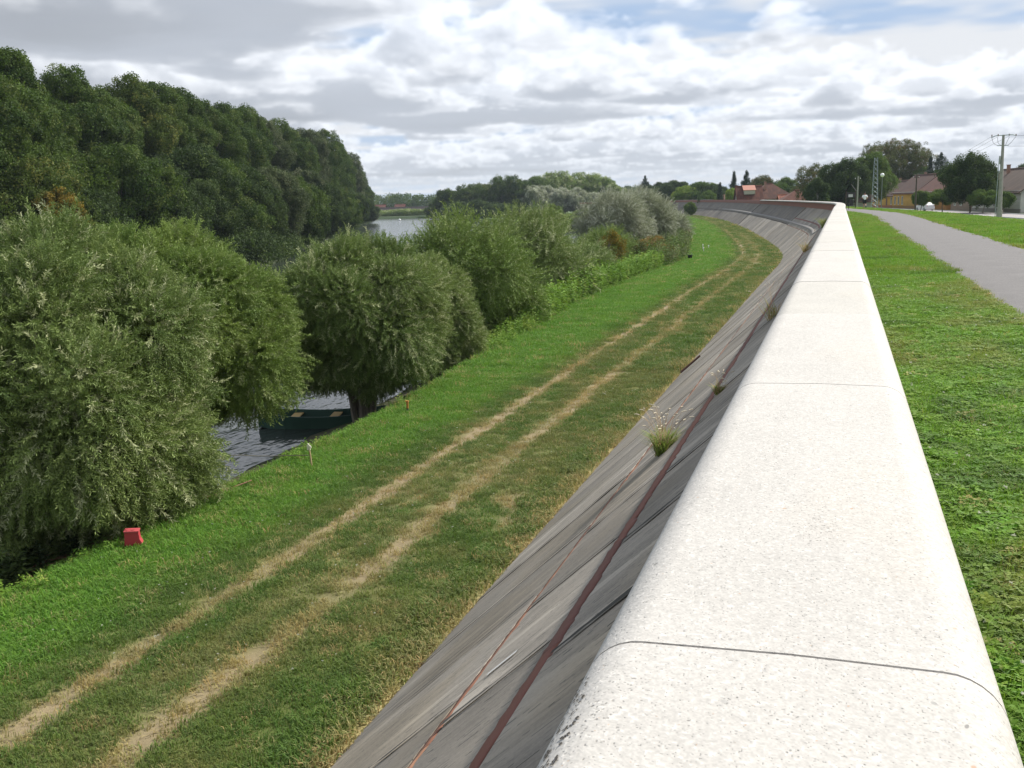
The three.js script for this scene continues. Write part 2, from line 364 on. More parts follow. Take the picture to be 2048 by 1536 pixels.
// --- flat land farther off: the inside of the bend, the wooded bank across, the far shore, the village
function land(name, pts, y, colour, label, drop = 1.6) {
  const sh = new THREE.Shape(pts.map(([x, z]) => new THREE.Vector2(x, -z))), g = new THREE.ShapeGeometry(sh).rotateX(-Math.PI / 2).translate(0, y, 0), P = [];
  const top = g.toNonIndexed(), a = top.attributes.position; for (let i = 0; i < a.count; i++) P.push(a.getX(i), a.getY(i), a.getZ(i));
  const cx = pts.reduce((s, p) => s + p[0], 0) / pts.length, cz = pts.reduce((s, p) => s + p[1], 0) / pts.length;
  pts.forEach((p, i) => { const q = pts[(i + 1) % pts.length], out = ([x, z]) => { const d = Math.hypot(x - cx, z - cz); return [x + (x - cx) / d * drop * 1.6, z + (z - cz) / d * drop * 1.6]; }, p2 = out(p), q2 = out(q);
    P.push(p[0], y, p[1], q[0], y, q[1], p2[0], y - drop, p2[1], q[0], y, q[1], q2[0], y - drop, q2[1], p2[0], y - drop, p2[1]); });
  const G = new THREE.BufferGeometry(); G.setAttribute('position', new THREE.Float32BufferAttribute(P, 3));
  G.setAttribute('uv', new THREE.Float32BufferAttribute(P.flatMap((_, i) => i % 3 === 0 ? [P[i], P[i + 2]] : []), 2)); G.computeVertexNormals();
  return structure(name, G, new THREE.MeshStandardMaterial({ color: rgb(...colour.map((x) => x * 2)), map: soilTex, roughness: 0.95 }), label);
}
land('inner_bank', [[-34, -170], [-53, -226], [-58, -229], [-90, -290], [-128, -372], [-158, -425], [-195, -470], [-160, -520], [-40, -460], [-20, -330], [-20, -210]], 0.95, [0.075, 0.125, 0.03], 'grassy bank inside the river bend');
land('wooded_bank', [[-187, -400], [-79, -143], [-62, -104], [-63, -80], [-80, -45], [-140, 10], [-420, 10], [-500, -260], [-300, -420]], 0.8, [0.035, 0.045, 0.02], 'dark wooded bank across the river');
land('far_shore', [[-420, -440], [-188, -468], [-150, -520], [-100, -700], [-100, -2300], [-1900, -2300], [-1900, -500]], 1.0, [0.05, 0.08, 0.03], 'low far shore of the river');

// --- the dry side: levee crown with lawn and path, falling to the street
const crownY = (o) => o < 6 ? 4.5 : o < 21.5 ? 4.5 - 1.7 * smooth(o, 5.5, 24) * 1.1 : 2.6;
const GROUND = 2.6;
function lawnGreen(s, o) {
  const n = fbm2(s * 0.45, o * 0.9 + 5, 4), m = fbm2(s * 2.2 + 4, o * 2.2, 3);
  let c = mixc([0.098, 0.200, 0.014], [0.135, 0.175, 0.030], smooth(n, 0.50, 0.68) * 0.8);
  c = mixc(c, [0.052, 0.110, 0.014], smooth(m, 0.52, 0.72) * 0.75);
  return mixc(c, [0.18, 0.165, 0.05], smooth(o, 7, 13) * smooth(n, 0.5, 0.7) * 0.6);
}
const pathL = (s) => 2.32 + (fbm2(s * 0.5, 3.3, 3) - 0.5) * 0.34 + (fbm2(s * 2.6, 8.3, 2) - 0.5) * 0.16, pathR = (s) => 4.95 + (fbm2(s * 0.6, 31.3, 3) - 0.5) * 0.34 + (fbm2(s * 2.4, 18.3, 2) - 0.5) * 0.14;
{
  const os = [...range(0.16, 2.6, 0.08), ...range(2.8, 4.6, 0.6), ...range(4.7, 7, 0.15), ...range(7.5, 14, 0.5), ...range(15, 26.8, 1)];
  const ss = [...range(-12, 30, 0.3), ...range(30.5, 140, 1), ...range(143, 440, 6)];
  const g = sweep(ss, (s) => os.map((o) => [o, crownY(o) + ((o > 2.6 && o < 4.7) ? -0.02 : (fbm2(s * 1.1, o * 1.1, 3) - 0.5) * 0.05), o]));
  structure('levee_lawn', painted(g, (s, o) => { const e = Math.min(Math.abs(o - 2.3), Math.abs(o - 5)); return div(mixc(lawnGreen(s, o), STRAW, 0.55 * (1 - smooth(e, 0.03, 0.3)) * smooth(fbm2(s * 0.8, o, 3), 0.42, 0.6)), 0.5); }), groundMat, 'lawn on the levee crown');
  const asph = texture(1024, 1024, (u, v) => { const a = pf(u, v, 6, 6, 2, 4), c = pn(u, v, 400, 400, 8), d = pn(u, v, 190, 190, 14); let k = 0.118 + 0.04 * (a - 0.5) + 0.09 * (c - 0.5) + 0.05 * (d - 0.5); if (c > 0.93) k += 0.10; return [k * 1.06, k * 0.985, k * 0.955]; });
  asph.repeat.set(0.45, 0.45);
  const asphalt = new THREE.MeshStandardMaterial({ map: asph, roughness: 0.9, bumpMap: asph, bumpScale: 0.012 });
  structure('asphalt_path', sweep([...range(-12, 60, 0.12), ...range(60.5, 240, 1)], (s) => { const a = pathL(s), b = pathR(s); return [[a - 0.005, 4.47, a], [a, 4.532, a + 0.05], [lerp(a, b, 0.5), 4.545, lerp(a, b, 0.5)], [b, 4.532, b - 0.05], [b + 0.005, 4.47, b]]; }), asphalt, 'grey asphalt path on the levee');
  structure('village_ground', sweep(range(60, 440, 8), () => [[26.6, GROUND - 0.02, 26.6], [70, GROUND - 0.02, 70], [160, GROUND - 0.02, 160]]), new THREE.MeshStandardMaterial({ color: rgb(0.13, 0.19, 0.05), map: soilTex, roughness: 0.95 }), 'level village ground behind the levee');
  structure('village_street', sweep(range(60, 420, 4), () => [[27, GROUND + 0.012, 27], [33.4, GROUND + 0.016, 33.4]]), new THREE.MeshStandardMaterial({ color: rgb(2.3, 2.25, 2.25), map: asph, roughness: 0.9 }), 'pale asphalt village street');
  for (const [o0, o1] of [[26.75, 26.98], [33.42, 33.65]]) structure('street_kerb', sweep(range(60, 420, 4), () => [[o0, GROUND - 0.05, 0], [o0, GROUND + 0.12, 0.1], [o1, GROUND + 0.12, 0.3], [o1, GROUND - 0.05, 0.4]]), mat(0.4, 0.39, 0.37), o0 < 30 ? 'concrete kerb on the levee side of the street' : 'concrete kerb on the house side of the street');
}
structure('plain', new THREE.PlaneGeometry(2600, 2400).rotateX(-Math.PI / 2).translate(1385, GROUND - 0.6, -700), mat(0.08, 0.11, 0.04), 'flat land behind the village');

// ================================================================ the flood wall
const capTex = (() => {
  const w = 2048, h = 1024, r = rng(5), cv = document.createElement('canvas'); cv.width = w; cv.height = h; const x = cv.getContext('2d'), im = x.createImageData(w, h);
  for (let j = 0; j < h; j++) for (let i = 0; i < w; i++) {
    const u = i / w, v = j / h, a = pf(u, v, 8, 4, 41, 4), b = pn(u, v, 340, 150, 43), c = pn(u, v, 700, 320, 44), d = pn(u, v, 150, 64, 48);
    let k = 0.432 + 0.06 * (a - 0.5) + 0.075 * (b - 0.5) + 0.085 * (c - 0.5) + 0.03 * (d - 0.5);
    if (b > 0.86) k += 0.06; if (c < 0.07) k -= 0.15;
    const warm = smooth(pf(u, v, 5, 3, 77, 3), 0.55, 0.72) * 0.5, o = (j * w + i) * 4;
    im.data[o] = toByte(k * 1.02); im.data[o + 1] = toByte(k * (0.965 - 0.02 * warm)); im.data[o + 2] = toByte(k * (0.885 - 0.05 * warm)); im.data[o + 3] = 255;
  }
  x.putImageData(im, 0, 0);
  for (let i = 0; i < 4200; i++) { const big = r() < 0.02, px = r() * w, py = r() * h, l = (big ? 2.5 + r() * 3 : 0.8 + r() * 1.5), k = r(), q = 92 + (r() * 58 | 0); x.fillStyle = k < 0.12 ? `rgba(165,125,95,${(0.3 + r() * 0.35).toFixed(2)})` : `rgba(${q + 3},${q + 1},${q - 3},${(0.3 + r() * 0.5).toFixed(2)})`; x.beginPath(); x.ellipse(px, py, l, l * (0.4 + r() * 0.5), r() * 3, 0, 6.3); x.fill(); }
  for (let i = 0; i < 7; i++) { const cx = r() * w, cy = r() * h; for (let k = 0; k < 60; k++) { x.fillStyle = `rgba(90,86,80,${(0.2 + r() * 0.35).toFixed(2)})`; x.beginPath(); x.ellipse(cx + (r() + r() - 1) * 130, cy + (r() + r() - 1) * 60, 1.2 + r() * 2, 1 + r(), r() * 3, 0, 6.3); x.fill(); } }
  const t = new THREE.CanvasTexture(cv); t.wrapS = t.wrapT = THREE.RepeatWrapping; t.colorSpace = THREE.SRGBColorSpace; return t;
})();
const capMats = [0, 1, 2, 3].map((i) => { const t = capTex.clone(); t.repeat.set(1 / 2.44, 1); t.offset.set(i * 0.27, i * 0.31); const k = [1, 0.975, 1.01, 0.96][i]; return new THREE.MeshStandardMaterial({ color: rgb(k, k, k * (1 - i * 0.006)), map: t, bumpMap: t, bumpScale: 0.0035, roughness: 0.8 }); });
function capProfile(inset = 0) {
  const p = [], L = -0.385 + inset, R = 0.262 - inset, T = 5.5 - inset, B = 5.34, r = 0.098;
  p.push([L + 0.03, B], [L, B + 0.02]);
  for (let i = 0; i <= 8; i++) { const a = Math.PI - i / 8 * Math.PI / 2; p.push([L + r + Math.cos(a) * r, T - 0.004 - r + Math.sin(a) * r]); }
  p.push([-0.055, T]);
  for (let i = 0; i <= 8; i++) { const a = Math.PI / 2 - i / 8 * Math.PI / 2; p.push([R - r + Math.cos(a) * r, T - 0.004 - r + Math.sin(a) * r]); }
  p.push([R, B + 0.02], [R - 0.03, B]);
  let v = 0; return p.map((q, i) => { if (i) v += Math.hypot(q[0] - p[i - 1][0], q[1] - p[i - 1][1]); return [q[0], q[1], v]; });
}
function capBlock(s0, s1, lift) {
  const pr = capProfile().map(([o, y, v]) => [o, y + lift, v]), g = sweep(range(s0, s1, s0 > 80 && s0 < 130 ? 0.4 : 1.3), () => pr), list = [g.toNonIndexed()];
  for (const [s, dir] of [[s0, 1], [s1, -1]]) {
    const sh = new THREE.Shape(pr.map(([o, y]) => new THREE.Vector2(o, y))), e = new THREE.ShapeGeometry(sh).toNonIndexed(), p = e.attributes.position;
    for (let i = 0; i < p.count; i++) { const q = at(s, p.getX(i), p.getY(i)); p.setXYZ(i, q.x, q.y, q.z); } e.computeVertexNormals(); list.push(e);
  }
  return mergeGeometries(list);
}
const wallThing = thing('flood_wall', 'long flood wall with white rounded concrete coping and red face', 'wall');
const CAP_END = 190;
{
  const r = rng(8);
  for (let k = -5; ; k++) { const s0 = 1.54 + 2.44 * k, s1 = s0 + 2.44; if (s1 > CAP_END + 1) break; mesh('coping_block', capBlock(s0 + 0.0035, s1 - 0.0035, (r() - 0.5) * 0.004), pick(r, capMats), wallThing); }
  mesh('joint_filler', sweep(range(-10.6, CAP_END, 1.2), () => capProfile(0.0035)), mat(0.34, 0.335, 0.34), wallThing);
  const faceTex = texture(512, 256, (u, v) => { const b = (v * 8) % 1, row = Math.floor(v * 8), a = ((u * 8 + (row & 1) * 0.5) % 1), j = b < 0.1 || a < 0.045; const n = pf(u, v, 16, 8, 6, 4), t = pn((Math.floor(u * 8 + (row & 1) * 0.5) + 0.5) / 8, (row + 0.5) / 8, 8, 8, 5); return j ? [0.23, 0.17, 0.14] : mixc([0.17, 0.055, 0.033], [0.27, 0.095, 0.06], 0.5 * n + 0.5 * t); });
  faceTex.repeat.set(0.5, 1.6);
  mesh('red_face', sweep([...range(-10.6, 80, 4), ...range(81, CAP_END, 1.5)], () => [[-0.27, 4.6, 0], [-0.27, 5.353, 0.75]].reverse()), new THREE.MeshStandardMaterial({ map: faceTex, roughness: 0.9 }), wallThing);
  mesh('land_face', sweep([...range(-10.6, 80, 4), ...range(81, CAP_END, 1.5)], () => [[0.165, 4.3, 0], [0.165, 5.353, 1.05]]), mat(0.5, 0.47, 0.42, 0.9), wallThing);
}
{ // dark lichen flakes along the river edge of the nearest coping block, and a few scattered on top
  const r = rng(52), P = []; const flake = (s, o, y, nx, ny, l, w) => { const t = (ds, dk) => at(s + ds, o + ny * dk + nx * 0.0012, y - nx * dk + ny * 0.0012).toArray(); const a = [[-l, 0], [-l * 0.3, w], [l * 0.6, w * 0.7], [l, -w * 0.2], [l * 0.1, -w]].map(([p, q]) => t(p * (0.7 + r() * 0.6), q * (0.6 + r() * 0.8))); for (let i = 1; i + 1 < a.length; i++) P.push(...a[0], ...a[i], ...a[i + 1]); };
  for (let i = 0; i < 210; i++) { const k = r(), ang = Math.PI - (0.28 + 0.42 * (fbm2(k * 4, 2, 2) - 0.2) + (r() - 0.5) * 0.25) * Math.PI / 2, c = Math.cos(ang), q = Math.sin(ang); flake(lerp(0.7, 1.47, k), -0.287 + c * 0.098, 5.398 + q * 0.098, c, q, 0.002 + r() * r() * 0.009, 0.0012 + r() * 0.0025); }
  const g = new THREE.BufferGeometry(); g.setAttribute('position', new THREE.Float32BufferAttribute(P, 3)); g.computeVertexNormals(); const m = mesh('lichen_flakes', g, mat(0.055, 0.048, 0.04, 0.95), wallThing); m.userData.kind = 'stuff';
}
const oldWall = thing('brick_flood_wall', 'older uncapped brown brick flood wall curving round the far bend', 'wall');
{
  const t = texture(512, 256, (u, v) => mixc([0.16, 0.06, 0.042], [0.24, 0.105, 0.075], pf(u, v, 20, 12, 16, 4))); t.repeat.set(0.3, 1);
  mesh('wall_body', sweep(range(CAP_END + 0.1, 438, 2.5), () => [[-0.27, 4.6, 0], [-0.27, 5.44, 0.84], [0.165, 5.44, 1.3], [0.165, 4.0, 2.7]]), new THREE.MeshStandardMaterial({ map: t, roughness: 0.95 }), oldWall);
  mesh('pale_coping', sweep(range(300, 438, 3), () => [[-0.3, 5.44, 0], [-0.3, 5.50, 0.06], [0.2, 5.50, 0.5], [0.2, 5.44, 0.56]]), mat(0.38, 0.34, 0.31), oldWall);
}

// ================================================================ the sloping concrete revetment
const slopeTex = (() => {
  const w = 2048, h = 1024, r = rng(15), cv = document.createElement('canvas'); cv.width = w; cv.height = h; const x = cv.getContext('2d'), im = x.createImageData(w, h);
  for (let j = 0; j < h; j++) for (let i = 0; i < w; i++) {
    const u = i / w, v = j / h, st = pf(u, v, 90, 4, 51, 4), st2 = pn(u, v, 420, 14, 52), a = pf(u, v, 6, 5, 53, 4), f = pn(u, v, 800, 500, 54), lt = pf(u, v, 30, 3, 58, 3);
    let k = 0.215 + 0.08 * (st - 0.5) + 0.05 * (st2 - 0.5) + 0.13 * (a - 0.5) + 0.06 * (f - 0.5) + 0.10 * smooth(lt, 0.62, 0.8);
    const warm = smooth(pf(u, v, 5, 4, 57, 3), 0.35, 0.65), o = (j * w + i) * 4;
    im.data[o] = toByte(k * 1.12); im.data[o + 1] = toByte(k * lerp(0.98, 0.94, warm)); im.data[o + 2] = toByte(k * lerp(0.81, 0.71, warm)); im.data[o + 3] = 255;
  }
  x.putImageData(im, 0, 0);
  for (let i = 0; i < 2600; i++) { const px = r() * w, py = r() * h, l = 5 + r() * r() * 42, wd = 0.8 + r() * 2.6, q = 30 + (r() * 20 | 0); x.strokeStyle = `rgba(${q},${q - 1},${q - 4},${(0.25 + r() * 0.6).toFixed(2)})`; x.lineWidth = wd; x.beginPath(); x.moveTo(px, py); x.quadraticCurveTo(px + (r() - 0.5) * 5, py + l * 0.5, px + (r() - 0.5) * 7, py + l); x.stroke(); }
  for (let i = 0; i < 240; i++) { const px = r() * w, py = r() * h, l = 3 + r() * 40, q = 168 + (r() * 30 | 0); x.strokeStyle = `rgba(${q},${q - 4},${q - 14},${(0.12 + r() * 0.3).toFixed(2)})`; x.lineWidth = 0.8 + r() * 2; x.beginPath(); x.moveTo(px, py); x.lineTo(px + (r() - 0.5) * 4, py + l); x.stroke(); }
  const t = new THREE.CanvasTexture(cv); t.wrapS = t.wrapT = THREE.RepeatWrapping; t.colorSpace = THREE.SRGBColorSpace; t.repeat.set(1 / 8, 1 / 5.4); return t;
})();
const slopeMats = [1.05, 0.9, 1.12, 0.78, 1.0, 0.86].map((k, i) => { const t = slopeTex.clone(); t.offset.set(i * 0.173, i * 0.41); return new THREE.MeshStandardMaterial({ color: rgb(k, k * 0.995, k * 0.985), map: t, bumpMap: t, bumpScale: 0.006, roughness: 0.92 }); });
const oldMats = [0.52, 0.46, 0.58, 0.5].map((k, i) => { const t = slopeTex.clone(); t.repeat.set(1 / 14, 1 / 5.4); t.offset.set(i * 0.23, i * 0.37); return new THREE.MeshStandardMaterial({ color: rgb(k, k * 0.98, k * 0.97), map: t, roughness: 0.95 }); });
const revet = thing('concrete_revetment', 'sloping grey concrete slabs between the flood wall and the berm', 'revetment');
function slab(s0, s1, oA, oB, dy, th = 0.07) {
  const down = (SLOPE_TOE[0] - SLOPE_TOP[0]), up = (SLOPE_TOE[1] - SLOPE_TOP[1]), L = Math.hypot(down, up), nx = up / L, ny = -down / L;  // outward normal of the slope
  const P = [], I = [], UV = [], n = 2;
  const ring = (s) => [[oA, dy], [oB, dy], [oB, dy - th], [oA, dy - th]].map(([o, h]) => { const q = at(s, o + nx * h, slopeY(o) + ny * h); return [q.x, q.y, q.z]; });
  const v = (o) => (o - SLOPE_TOP[0]) / down * L, quads = [[0, 1], [1, 2], [3, 0]];
  let c = 0; const quad = (a, b, d, e, uv) => { P.push(...a, ...b, ...d, ...e); UV.push(...uv); I.push(c, c + 2, c + 1, c + 1, c + 2, c + 3); c += 4; };
  const A = ring(s0), B = ring(s1);
  for (const [i, j] of quads) quad(A[i], A[j], B[i], B[j], [s0, v(i === 0 || i === 3 ? oA : oB), s0, v(j === 0 || j === 3 ? oA : oB), s1, v(i === 0 || i === 3 ? oA : oB), s1, v(j === 0 || j === 3 ? oA : oB)]);
  quad(A[0], A[1], A[3], A[2], [s0, v(oA), s0, v(oB), s0 + 0.05, v(oA), s0 + 0.05, v(oB)]); quad(B[0], B[1], B[3], B[2], [s1, v(oA), s1, v(oB), s1 + 0.05, v(oA), s1 + 0.05, v(oB)]);
  const g = new THREE.BufferGeometry(); g.setAttribute('position', new THREE.Float32BufferAttribute(P, 3)); g.setAttribute('uv', new THREE.Float32BufferAttribute(UV, 2)); g.setIndex(I); g.computeVertexNormals();
  const p = g.attributes.normal; return g;
}
{
  const r = rng(33), bands = [[-0.26, -1.435], [-1.54, -2.27], [-2.33, -4.3]];
  mesh('bedding', sweep([...range(-10, 80, 5), ...range(82, 438, 3)], () => [[-4.4, 1.0, 5.5], [-0.2, 4.78, 0]]), mat(0.045, 0.042, 0.036, 1), revet);
  let s = -8.35; const joints = [s];
  while (s < 118) { s += 1.92 + (r() - 0.5) * 0.14; joints.push(s); }
  bands.forEach(([a, b], k) => { for (let i = 0; i + 1 < joints.length; i++) { const sh = k * 0.45; mesh('concrete_slab', slab(joints[i] + sh + 0.011, joints[i + 1] + sh - 0.011, a, b, 0.022 + (r() - 0.5) * 0.007), pick(r, slopeMats), revet); } });
  s = joints[joints.length - 1] + 0.9; while (s < CAP_END - 3) { const e = Math.min(CAP_END - 0.2, s + 5.6 + r()); for (const [a, b] of [[-0.26, -2.2], [-2.26, -4.3]]) mesh('concrete_slab', slab(s + 0.02, e - 0.02, a, b, 0.02 + (r() - 0.5) * 0.02), pick(r, a > -1 ? oldMats : slopeMats), revet); s = e; }
  s = CAP_END + 0.3; while (s < 432) { const e = s + 6 + r() * 2; for (const [a, b] of [[-0.26, -2.2], [-2.26, -4.3]]) mesh('concrete_slab', slab(s + 0.03, e - 0.03, a, b, 0.0 + (r() - 0.5) * 0.02), pick(r, oldMats), revet); s = e; }
  // dirt and lichen packed into the cross joints and a few cracks
  const crackMat = mat(0.035, 0.032, 0.026, 1);
  const crack = (s0, oA, oB, w0, seed) => { const ln = range(oA, oB, -0.05).map((o) => { const w = w0 * Math.max(0.12, fbm2(o * 5, seed * 3.7, 3) * 2.6 - 0.75), c = s0 + (fbm2(o * 1.6, seed * 9.1, 3) - 0.5) * 0.16; return [o, c - w / 2, c + w / 2]; }), P = []; for (let i = 0; i + 1 < ln.length; i++) { const A = (o, q) => at(q, o - 0.034 * 0.669, slopeY(o) + 0.034 * 0.743 + 0.004).toArray(), [o, a, b] = ln[i], [p, c, d] = ln[i + 1]; P.push(...A(o, a), ...A(o, b), ...A(p, c), ...A(o, b), ...A(p, d), ...A(p, c)); } const gg = new THREE.BufferGeometry(); gg.setAttribute('position', new THREE.Float32BufferAttribute(P, 3)); gg.computeVertexNormals(); mesh('dirt_crack', gg, crackMat, revet); };
  bands.forEach(([a, b], k) => joints.forEach((j, i) => { if (j < 46 && j > 1) crack(j + k * 0.45, a - 0.02, b + 0.02, 0.05 + 0.05 * r(), i * 3 + k + 1); if (j < 30 && j > 1 && r() < 0.5) crack(j + 0.4 + r() * 1.2, lerp(a, b, r() * 0.4), lerp(a, b, 0.6 + r() * 0.4), 0.035, i * 5 + k + 200); }));
  // red edging strips between the bands of slabs, worn and broken along their upper edge
  const red = [mat(0.155, 0.055, 0.036, 0.85), mat(0.185, 0.068, 0.042, 0.85), mat(0.13, 0.05, 0.036, 0.9)], redLow = [mat(0.20, 0.085, 0.045, 0.9), mat(0.17, 0.07, 0.04, 0.9), mat(0.22, 0.11, 0.065, 0.9)];
  for (const [o0, o1, m, seed] of [[-1.44, -1.552, red, 1], [-2.272, -2.34, redLow, 2]]) for (let a = -8; a < 118; a += 1.9) {
    const L = 1.893 - (r() < 0.2 ? 0.03 : 0), prof = (s) => { const w = (fbm2(s * 7, seed * 31, 3) - 0.5) * 0.07, q = (fbm2(s * 9, seed * 57, 2) - 0.5) * 0.02, top = (seed === 1 ? 0.031 : 0.028) + (fbm2(s * 3, seed * 5, 2) - 0.5) * 0.012, wear = smooth(s, 14, 60) * 0.01; return [[o1 + q - 0.004, slopeY(o1) - 0.03, -0.03], [o1 + q, slopeY(o1) + top - wear, 0], [(o0 + o1) / 2, slopeY((o0 + o1) / 2) + top + 0.002 - wear, 0.05], [o0 + w, slopeY(o0 + w) + top - wear, 0.1], [o0 + w + 0.004, slopeY(o0) - 0.05, 0.14]]; };
    mesh('red_edging', sweep(range(a, a + L, a < 25 ? 0.035 : 0.2), prof), pick(r, m), revet);
  }
  // a raised rib half way down the slope past the bend, hooked at its near end
  mesh('raised_rib', sweep(range(74, 262, 1.5), (s) => { const o = -1.95 + 0.75 * (1 - smooth(s, 74, 82)), y = slopeY(o); return [[o - 0.12, y - 0.1, 0], [o - 0.1, y + 0.02, 0.1], [o + 0.06, y + 0.15, 0.3], [o + 0.1, y + 0.02, 0.5]]; }), mat(0.19, 0.175, 0.16, 0.95), revet);
  for (const s0 of [CAP_END, 152, 171, 236]) mesh('dark_gutter', sweep([s0 - 0.12, s0 + 0.12], () => range(-4.3, -0.27, 0.5).map((o) => [o, slopeY(o) + 0.045, o])), mat(0.05, 0.047, 0.042, 0.95), revet);
  mesh('white_scratch', sweep([6.0, 6.045], () => [[-2.14, slopeY(-2.14) + 0.04, 0], [-1.93, slopeY(-1.93) + 0.04, 0.2]]), mat(0.6, 0.59, 0.56, 0.9), revet);
  mesh('blue_stripe', sweep([405.4, 406.6], () => [[-4.2, slopeY(-4.2) + 0.09, 0], [-0.4, slopeY(-0.4) + 0.09, 1]]), mat(0.10, 0.26, 0.62, 0.7), revet);
}

// ================================================================ vegetation
const leafMat = (more = {}) => new THREE.MeshPhysicalMaterial({ color: rgb(1, 1, 1), roughness: 0.85, transmission: 0.4, thickness: 0, specularIntensity: 0.3, side: THREE.DoubleSide, ...more });
const M_LEAF = leafMat(), M_WILLOW = leafMat({ transmission: 0.25, specularIntensity: 0.6, roughness: 0.7 }), M_NEEDLE = leafMat({ transmission: 0.08 }), M_GRASS = leafMat({ transmission: 0.45 });
const barkTex = texture(256, 256, (u, v) => { const k = 0.3 + 0.5 * pf(u, v, 24, 4, 61, 4) + 0.2 * pn(u, v, 60, 30, 62); return [k, k * 0.92, k * 0.8]; });
const M_BARK = new THREE.MeshStandardMaterial({ color: rgb(0.30, 0.28, 0.25), map: barkTex, roughness: 0.95, bumpMap: barkTex, bumpScale: 0.03 });

function faces(list) {                                  // list of [a, b, c] triangles
  const P = new Float32Array(list.length * 9); list.forEach((t, i) => t.forEach((p, k) => { P[i * 9 + k * 3] = p.x; P[i * 9 + k * 3 + 1] = p.y; P[i * 9 + k * 3 + 2] = p.z; }));
  const g = new THREE.BufferGeometry(); g.setAttribute('position', new THREE.BufferAttribute(P, 3)); g.computeVertexNormals(); return g;
}
const rdir = (r) => { const z = r() * 2 - 1, a = r() * 6.2832, q = Math.sqrt(1 - z * z); return V(q * Math.cos(a), z, q * Math.sin(a)); };
function leaf(base, dir, nrm, len, wid, curl = 0.15) {
  const side = dir.clone().cross(nrm).normalize().multiplyScalar(wid / 2), up = nrm.clone().multiplyScalar(-curl * len), mid = base.clone().addScaledVector(dir, len * 0.5), tip = base.clone().addScaledVector(dir, len).add(up);
  const l = mid.clone().add(side), q = mid.clone().sub(side);
  return [[base, q, tip], [base, tip, l]];
}
function willowTwig(seed, n = 34, L = 0.58) {          // a slender shoot along +y with narrow leaves
  const r = rng(seed), t = [], bend = V((r() - 0.5) * 0.25, 0, (r() - 0.5) * 0.25);
  const p = (k) => V(bend.x * k * k, k * L, bend.z * k * k);
  for (let i = 0; i < n; i++) { const k = 0.08 + 0.92 * i / n, b = p(k), d = rdir(r); d.y = Math.abs(d.y) * 0.5 + 0.55; d.normalize(); const nr = rdir(r).cross(d).normalize(); t.push(...leaf(b, d, nr, 0.062 + r() * 0.036, 0.0145 + r() * 0.006, 0.2)); }
  const a = p(0), b = p(0.5), c = p(1), w = V(0.004, 0, 0); t.push([a.clone().sub(w), a.clone().add(w), b], [b.clone().sub(w), b.clone().add(w), c]);
  return faces(t);
}
function leafClump(seed, n, size, ls) {                 // a loose spray of broad leaves
  const r = rng(seed), t = [];
  for (let i = 0; i < n; i++) { const b = rdir(r).multiplyScalar(size * Math.cbrt(r())); b.y *= 0.7; const d = rdir(r); d.y = d.y * 0.5 - 0.15; d.normalize(); let nr = rdir(r).add(V(0, 0.9, 0)).normalize(); t.push(...leaf(b, d, nr, ls * (0.7 + r() * 0.6), ls * (0.5 + r() * 0.4))); }
  return faces(t);
}
const TWIGS = [1, 2, 3].map((k) => willowTwig(k * 7, 30, 0.42).scale(0.9, 0.9, 0.9)), TWIGS_FAR = [1, 2].map((k) => willowTwig(k * 11, 24, 0.62).scale(1.6, 1.5, 1.6));
const CLUMPS = [1, 2, 3].map((k) => leafClump(k * 5, 46, 0.6, 0.2)), SMALL_CLUMPS = [1, 2].map((k) => leafClump(k * 9, 34, 0.42, 0.17));

const Q0 = new THREE.Quaternion(), S0 = new THREE.Vector3(), M0 = new THREE.Matrix4(), UP = V(0, 1, 0);
// places: list of [position, direction the shape's +y takes, spin, scale, colour]
function scatter(name, parent, geoms, material, places, kind = 'stuff', label) {
  const parts = geoms.map(() => []); places.forEach((p, i) => parts[i % geoms.length].push(p));
  const made = parts.filter((l) => l.length).map((l, k) => {
    const im = new THREE.InstancedMesh(geoms[k], material, l.length); im.frustumCulled = false; im.castShadow = im.receiveShadow = true;
    l.forEach(([p, d, spin, sc, c], i) => { Q0.setFromUnitVectors(UP, d).multiply(new THREE.Quaternion().setFromAxisAngle(UP, spin)); M0.compose(p, Q0, S0.set(sc, sc, sc)); im.setMatrixAt(i, M0); im.setColorAt(i, c); });
    if (parent) { im.name = name; parent.add(im); } else { im.name = numbered(name); scene.add(im); }
    im.userData.kind = kind; if (label) im.userData.label = label;
    return im;
  });
  return made;
}
